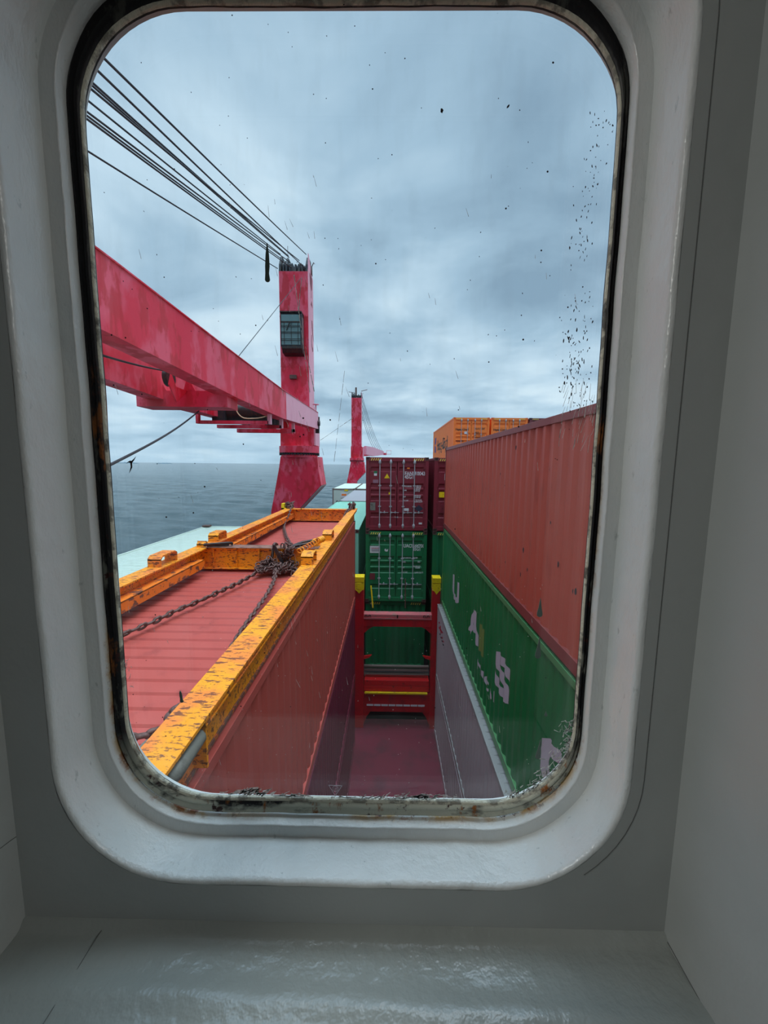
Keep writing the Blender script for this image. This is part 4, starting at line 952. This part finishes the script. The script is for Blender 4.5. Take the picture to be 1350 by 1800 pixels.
# ------------------------------------------------------------------ deck cranes
def crane(name, label, X, Y, jib_dir, with_cab=True):
    """local frame: origin at camera height level over the crane's axis"""
    root = empty(name, (X, Y, DECK), label, 'crane')
    def K(mb, nm, m, bev=0.0, parent=None):
        o = mb.build(nm, m, parent or root, bev=bev)
        if parent is None: o.location = (0, 0, -DECK)
        return o
    # pedestal: a leaning box on a square column
    b = MB(); fr_ = [(-1.12, 0.52), (1.45, 0.52), (1.55, -0.5), (1.72, -1.50), (0.10, -3.25), (0.0, -3.4), (0.0, DECK), (-2.0, DECK), (-1.88, -3.4), (-1.25, -0.3)]
    b.prism(fr_, 'y', -1.0, 1.3); K(b, 'pedestal', M['crane'], 0.02)
    K(MB().prism([(1.735, -1.52), (0.115, -3.27), (0.09, -3.30), (1.73, -1.57)], 'y', -0.99, 1.29), 'pedestal_underside', M['crane_under'])
    # slewing ring
    def ringt(z0, z1, r, n=48):
        m_ = MB(); m_.prism([(r*math.cos(2*PI*k/n), r*math.sin(2*PI*k/n)) for k in range(n)], 'z', z0, z1); return m_
    K(ringt(0.78, 1.25, 1.42), 'slewing_ring', M['crane'], 0.01)
    b = ringt(0.66, 0.80, 1.34)
    for k in range(44):
        a = 2*PI*k/44; x, y = 1.39*math.cos(a), 1.39*math.sin(a); b.tube([(x, y, 0.60), (x, y, 0.80)], 0.035, 6)
    K(b, 'ring_bolts', M['dark']); K(ringt(0.46, 0.68, 1.30), 'ring_collar', M['crane'])
    # house and tower
    K(MB().prism([(-1.15, 1.25), (1.18, 1.25), (1.18, 3.35), (0.92, 3.55), (-1.12, 3.55)], 'y', -0.85, 1.0), 'house', M['crane'], 0.02)
    K(MB().box(1.181, 1.30, -0.70, 1.0, 1.3, 3.3), 'house_lit_side', M['cranepink'], 0.01)  # light on the house's right side put into a paler plate
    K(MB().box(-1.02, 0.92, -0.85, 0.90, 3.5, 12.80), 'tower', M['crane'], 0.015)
    K(MB().box(0.921, 0.945, -0.84, 0.89, 3.5, 12.95), 'tower_lit_side', M['cranepink'])  # thin pale plate, the tower's lit right face put into colour
    b = MB(); b.box(-1.03, 0.93, -0.862, -0.85, 6.62, 6.66); b.box(-0.4, -0.385, -0.86, -0.85, 9.8, 12.7); b.box(-1.03, 0.93, -0.862, -0.85, 9.9, 9.94); K(b, 'weld_seam', M['crane'])
    if with_cab:
        # operator's cab on the tower face
        CF = -1.62
        cab = K(MB().prism([(CF, 7.75), (-0.86, 7.75), (-0.86, 9.95), (CF+0.1, 9.95), (CF, 9.8)], 'x', -0.78, 0.62), 'cab', M['dark'], 0.02)
        def KC(mb, nm, m):
            return mb.build(nm, m, cab)
        KC(MB().box(-0.71, 0.54, CF-0.02, CF+0.01, 7.86, 9.25), 'window_pane', M['glassdark']); KC(MB().box(-0.71, 0.54, CF-0.02, CF+0.01, 9.35, 9.76), 'window_pane', M['glassdark'])
        KC(MB().box(0.615, 0.63, CF+0.12, -1.0, 7.95, 9.7), 'window_pane', M['glassdark'])
        b = MB()
        for z in (8.12, 8.22, 8.58, 8.66, 8.98, 9.06): b.box(-0.74, 0.56, CF-0.08, CF-0.06, z-0.012, z+0.012)
        for x in (-0.52, -0.05, 0.40): b.box(x-0.012, x+0.012, CF-0.08, CF-0.06, 7.86, 9.30)
        b.box(-0.74, 0.56, CF-0.05, CF-0.02, 9.26, 9.34); KC(b, 'window_guard', M['greasy'])
        KC(MB().tube([(-0.15, CF-0.08, 9.25), (-0.36, CF-0.08, 8.75)], 0.03, 6), 'wiper', M['greasy'])
        KC(MB().prism([(CF-0.04, 7.62), (CF+0.15, 7.38), (-0.86, 7.30), (-0.86, 7.76), (CF-0.04, 7.76)], 'x', -0.70, 0.66), 'cab_base', M['greasy'])
        KC(MB().box(-0.80, 0.64, CF-0.05, -0.9, 9.90, 9.98), 'cab_roof', M['greasy'])
        K(MB().box(-0.36, 0.10, -1.10, -0.86, 5.78, 6.05), 'flood_lamp', M['chain'], 0.02)
    else:
        b = MB(); b.box(-0.55, 0.45, -0.88, -0.85, 7.2, 9.3); b.box(-0.9, -0.78, -0.90, -0.85, 9.0, 11.6); K(b, 'access_panel', M['crane'], 0.02)
    # sheave head
    for x0, x1, zt in ((-1.03, -0.88, 13.95), (-0.78, -0.68, 13.7), (-0.60, -0.46, 13.85), (-0.36, -0.20, 13.55), (0.02, 0.14, 13.3), (0.24, 0.40, 13.55), (0.48, 0.58, 13.35), (0.76, 0.92, 13.9)):
        pl = MB(); pl.prism([(-0.82, 12.7), (0.75, 12.7), (0.35, zt), (-0.35, zt), (-0.72, 13.3)], 'x', x0, x1); K(pl, 'head_plate', M['dark'])
    for x0, x1, z_ in ((-0.88, -0.36, 13.2), (0.14, 0.76, 13.05)):
        b = MB(); b.tube([(x0, -0.3, z_), (x1, -0.3, z_)], 0.33, 20); K(b, 'sheave', M['dark'])
    K(MB().box(-1.0, 0.9, -0.2, 0.5, 12.78, 12.86), 'head_deck', M['dark'])
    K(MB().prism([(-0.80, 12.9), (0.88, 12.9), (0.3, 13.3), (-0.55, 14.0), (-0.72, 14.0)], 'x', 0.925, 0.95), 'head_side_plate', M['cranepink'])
    b = MB(); b.tube([(1.0, 0.3, 13.0), (0.98, 0.35, 13.65), (1.12, 0.3, 13.9), (1.18, 0.3, 13.8)], 0.03, 6); b.tube([(0.98, 0.1, 13.0), (0.96, 0.1, 13.55)], 0.03, 6); b.tube([(-0.5, -0.4, 13.8), (-0.5, -0.4, 14.6)], 0.015, 5); K(b, 'aerial', M['chain'])
    # marks on the tower's side
    b = MB(); xs_ = 0.947
    for poly in ([(-0.35, 12.95), (0.55, 12.95), (0.45, 12.2), (0.20, 11.95), (0.22, 11.5), (0.10, 11.5), (0.10, 12.0), (-0.2, 12.3)], [(-0.05, 11.0), (0.6, 11.0), (0.28, 11.35)],
                 [(0.20, 10.05), (0.45, 10.05), (0.62, 9.3), (0.78, 9.0), (0.78, 8.75), (0.45, 9.15), (0.25, 9.6)], [(0.05, 9.0), (0.20, 9.05), (0.16, 8.7), (0.35, 8.3), (0.6, 8.25), (0.62, 8.05), (0.4, 7.95), (0.12, 8.25), (0.0, 8.7)]):
        b.prism(poly, 'x', xs_, xs_+0.004)
    K(b, 'painted_marks', M['darkredink'])
    # jib
    jb = empty('jib', (0, 0, -DECK)); jb.parent = root
    s = jib_dir
    def girder(st, w, nm, m=None):
        """stations (y, x_right, z0, z1); w is the width towards -x"""
        m_ = MB(); vs = []
        for (y, x, z0, z1) in st: vs += [(x, y, z0), (x, y, z1), (x-w, y, z1), (x-w, y, z0)]
        n = len(st); fs = [(0, 1, 2, 3), tuple(4*(n-1)+k for k in (3, 2, 1, 0))]
        for i in range(n-1):
            for k in range(4): fs.append((4*i+k, 4*i+(k+1) % 4, 4*i+4+(k+1) % 4, 4*i+4+k))
        m_.add(vs, fs)
        for (y, x, z0, z1) in st:
            pass
        return m_.build(nm, m or M['crane'], jb)
    if s < 0:
        gr = [(-1.6, 1.65, 2.37, 3.45), (-9.9, 1.47, 2.13, 3.44), (-14.9, 1.30, 2.22, 3.62), (-20.8, 1.15, 2.44, 3.84), (-36.0, 1.0, 2.60, 4.0)]
        near = girder(gr, 0.55, 'jib_girder')
        # section near the hinge, painted pink as if lit from the side
        st = [(-1.55, 1.662, 2.375, 3.445), (-9.3, 1.492, 2.15, 3.435)]
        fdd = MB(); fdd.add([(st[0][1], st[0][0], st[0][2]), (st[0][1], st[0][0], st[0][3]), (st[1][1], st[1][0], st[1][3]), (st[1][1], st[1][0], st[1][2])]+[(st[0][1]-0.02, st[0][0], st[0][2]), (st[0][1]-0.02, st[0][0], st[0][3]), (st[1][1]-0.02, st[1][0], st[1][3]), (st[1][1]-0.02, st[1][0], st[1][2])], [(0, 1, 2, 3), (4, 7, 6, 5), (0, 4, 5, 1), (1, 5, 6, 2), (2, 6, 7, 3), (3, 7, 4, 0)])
        fdd.build('lit_side_plate', M['cranepink'], jb)
        flg = MB()
        for (a_, b2) in zip(gr, gr[1:]):
            flg.add([(a_[1]+0.03, a_[0], a_[3]), (a_[1]+0.03, a_[0], a_[3]+0.03), (a_[1]-0.58, a_[0], a_[3]+0.03), (a_[1]-0.58, a_[0], a_[3]),
                     (b2[1]+0.03, b2[0], b2[3]), (b2[1]+0.03, b2[0], b2[3]+0.03), (b2[1]-0.58, b2[0], b2[3]+0.03), (b2[1]-0.58, b2[0], b2[3])],
                    [(0, 1, 5, 4), (1, 2, 6, 5), (2, 3, 7, 6), (3, 0, 4, 7)])
        flg.build('top_flange', M['crane'], jb)
        gl_ = [(-1.6, -1.2, 2.25, 3.40), (-9.2, -1.25, 2.10, 3.4), (-13.2, -1.20, 2.06, 3.5), (-18.0, -0.85, 2.13, 3.6), (-36.0, -0.6, 2.4, 3.9)]
        girder(gl_, 0.55, 'jib_girder')
        def bx(nm, *a, m=M['crane']): MB().box(*a).build(nm, m, jb)
        bx('jib_crossbeam', -1.95, 1.10, -15.45, -14.55, 1.86, 2.38); bx('jib_crossbeam', -1.9, 1.2, -11.3, -11.1, 1.72, 1.86); bx('jib_crossbeam', -1.9, 1.25, -9.4, -9.2, 1.70, 1.86); bx('jib_crossbeam', -1.85, 1.3, -7.0, -6.7, 1.68, 1.88)
        bx('jib_crossbeam', -0.6, 1.1, -36.4, -35.4, 2.5, 3.9)
        for y in (-11.2, -9.3, -6.9): bx('hanger_plate', 1.16, 1.30, y-0.1, y+0.1, 1.72, 2.25, m=M['cranepink'])
        bx('hanger_plate', -1.98, -1.85, -11.35, -11.15, 1.72, 2.3)
        b = MB(); b.tube([(-1.3, -10.3, 2.35), (0.9, -10.3, 2.35)], 0.42, 18); b.build('winch_drum', M['greasy'], jb)
        b = MB(); b.box(-1.5, -0.9, -10.8, -9.7, 1.88, 2.85); b.box(0.2, 0.9, -8.6, -7.8, 1.88, 2.4); b.box(0.55, 0.95, -9.6, -9.3, 1.9, 2.6); b.build('winch_housing', M['dark'], jb)
        b = MB(); b.box(0.3, 1.1, -7.6, -7.3, 1.9, 2.35); b.build('winch_guard', mat('signal_red', (236, 26, 40), 0.4), jb)
        b = MB(); b.tube(catmull([(-0.2, -10.8, 2.75), (-0.35, -10.9, 2.4), (-0.1, -10.9, 2.05), (0.4, -10.9, 2.0), (0.9, -10.8, 2.1), (1.1, -10.7, 2.35)], 6), 0.025, 6); b.build('hydraulic_hose', M['hose'], jb)
        # small sheave between the girders
        b = MB(); b.tube([(-0.42, -16.3, 2.62), (-0.28, -16.3, 2.62)], 0.27, 24); b.build('guide_sheave', M['greasy'], jb)
        b = MB(); b.prism([(-16.1, 1.9), (-15.4, 2.38), (-16.1, 2.38), (-16.35, 2.75), (-16.5, 2.38)], 'x', -0.28, -0.24); 
        for xx in (-1.4, -1.05): b.prism([(-16.3, 2.35), (-15.9, 2.35), (-16.1, 2.62)], 'x', xx, xx+0.04); b.prism([(xx-0.12, 2.37), (xx+0.14, 2.37), (xx, 2.62)], 'y', -15.45, -15.40)
        b.prism([(-0.36, 2.37), (0.05, 2.37), (-0.2, 2.85)], 'y', -15.45, -15.40)
        b.build('sheave_bracket', M['crane'], jb)
        b = MB(); b.prism([(1.45, 2.1), (1.70, 2.1), (1.72, 3.2), (1.45, 3.2)], 'y', -1.5, -1.3); b.tube([(1.2, -1.7, 2.75), (1.80, -1.7, 2.75)], 0.18, 12); b.build('hinge_lug', M['greasy'], jb)
        b = MB(); b.tube([(1.42, -1.1, 3.3), (1.42, -1.1, 4.05)], 0.05, 6); b.tube([(1.42, -1.1, 4.05), (1.42, -1.1, 4.1)], [0.22, 0.22], 10); b.tube([(1.32, -1.1, 3.3), (1.32, -1.1, 3.9)], 0.02, 5); b.build('hinge_pin', M['cranepink'], jb)
    else:
        # forward-lying jib, swung a little to the right
        c, sn = math.cos(math.radians(7.5)), math.sin(math.radians(7.5))
        for off in (1.65, -0.95):
            st = [(1.4, off, 2.0, 3.7), (12.0, off-0.3 if off > 0 else off+0.3, 1.9, 3.9), (34.0, 0.45 if off > 0 else 0.1, 2.8, 3.75)]
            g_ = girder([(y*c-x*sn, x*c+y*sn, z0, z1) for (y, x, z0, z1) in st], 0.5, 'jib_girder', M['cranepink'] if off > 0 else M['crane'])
        t0 = (34*sn+0.3, 34*c, 0); b = MB(); b.box(t0[0]-0.6, t0[0]+0.9, t0[1]-0.4, t0[1]+0.8, 2.75, 3.3)
        b.tube([(t0[0]+0.9, t0[1]+0.5, 3.2), (t0[0]+0.9, t0[1]+0.5, 4.0), (t0[0]+2.2, t0[1]+0.5, 4.0), (t0[0]+2.2, t0[1]+0.5, 3.0), (t0[0]+0.9, t0[1]+0.5, 3.0)], 0.05, 5); b.build('jib_tip', M['crane'], jb)
        b = MB(); b.tube([(-0.5, 0, 13.9), (-1.6, -0.3, 14.0)], 0.05, 5); b.tube([(0.8, 0, 14.2), (2.0, 0, 14.5)], 0.06, 5); b.tube([(-0.2, 0, 13), (-0.2, 0, 14.9)], 0.16, 8); K(b, 'mast_head', M['chain'])
        for k, (xa, xb, za) in enumerate(((0.95, 0.2, 13.3), (0.95, 0.5, 12.6), (0.95, -0.3, 11.7), (0.9, 0.0, 10.6), (0.9, -0.5, 9.7))):
            p0, p1 = Vector((xa, 0.9, za)), Vector((t0[0]-0.7*k*0.6, t0[1]-2.5*k*0.5, 3.5))
            pts = [p0.lerp(p1, t/10)-Vector((0, 0, 1.4*math.sin(PI*t/10))) for t in range(11)]
            MB().tube(pts, 0.035, 5).build('hoist_rope', M['rope'], jb)
    return root
CRX, CRY = -6.52, 28.85
crane('deck_crane', 'big red deck crane nearest the window, its jib stowed towards the left edge', CRX, CRY, -1)
crane('deck_crane', 'distant red deck crane far forward, rising behind the maroon doors', -6.42, 79.0, 1, False)
# ropes from the near crane's head to the jib tip, which lies outside the view
ropes = [((-5.75, 28.3, 14.0), (-5.11, -8.0, 2.4)), ((-5.80, 28.3, 13.11), (-5.8, -8.0, 3.19)), ((-6.94, 28.3, 13.9), (-6.28, -8.0, 3.17)), ((-6.22, 28.3, 13.61), (-6.18, -8.0, 2.53)), ((-7.48, 28.3, 14.0), (-7.32, -8.0, 3.38)),
         ((-7.48, 28.3, 13.75), (-7.31, -8.0, 3.34-0.45)), ((-6.84, 28.3, 13.5), (-7.16, -8.0, 2.76)), ((-6.73, 28.3, 13.14), (-6.87, -8.0, 2.52)), ((-7.69, 28.3, 13.1), (-8.35, -8.0, 2.67)), ((-6.90, 28.3, 13.8), (-6.18, -8.0, 3.02))]
rl = ['uppermost wire rope running from the crane head off to the upper left', 'second highest wire rope from the crane head to the upper left', 'third highest wire rope from the crane head, one of a crossing pair']
for i, (a, b_) in enumerate(ropes):
    a, b_ = Vector(a), Vector(b_); pts = [a.lerp(b_, t/24)-Vector((0, 0, 0.12*math.sin(PI*t/24))) for t in range(25)]
    o = MB().tube(pts, 0.026, 6).build('wire_rope', M['rope'])
    lb = {0: rl[0], 1: rl[1], 8: 'lowest wire rope, hanging apart below the others left of the crane head'}.get(i, 'dark wire rope in the sloping bundle from the crane head to the upper left')
    tag(o, lb, 'rope', 'hoisting ropes of the near crane')
def stay(a, b_, r, lb, sag=0.1):
    a, b_ = Vector(a), Vector(b_); pts = [a.lerp(b_, t/16)-Vector((0, 0, sag*math.sin(PI*t/16))) for t in range(17)]
    tag(MB().tube(pts, r, 6).build('wire_rope', M['rope']), lb, 'rope')
stay((-6.67, 14.0, 1.80), (-4.0, 5.4, -0.12), 0.022, 'single wire rope slanting from the jib down to the left window edge above the horizon')
stay((-6.05, 27.95, 12.34), (-5.4, 14.5, 3.78), 0.014, 'thin wire from the crane tower down to the top of the jib girder', 0.0)
stay((-5.55, 7.0, 2.0), (-6.87, 12.5, 2.80), 0.025, 'wire rope reaching the small sheave between the jib girders', 0.05)
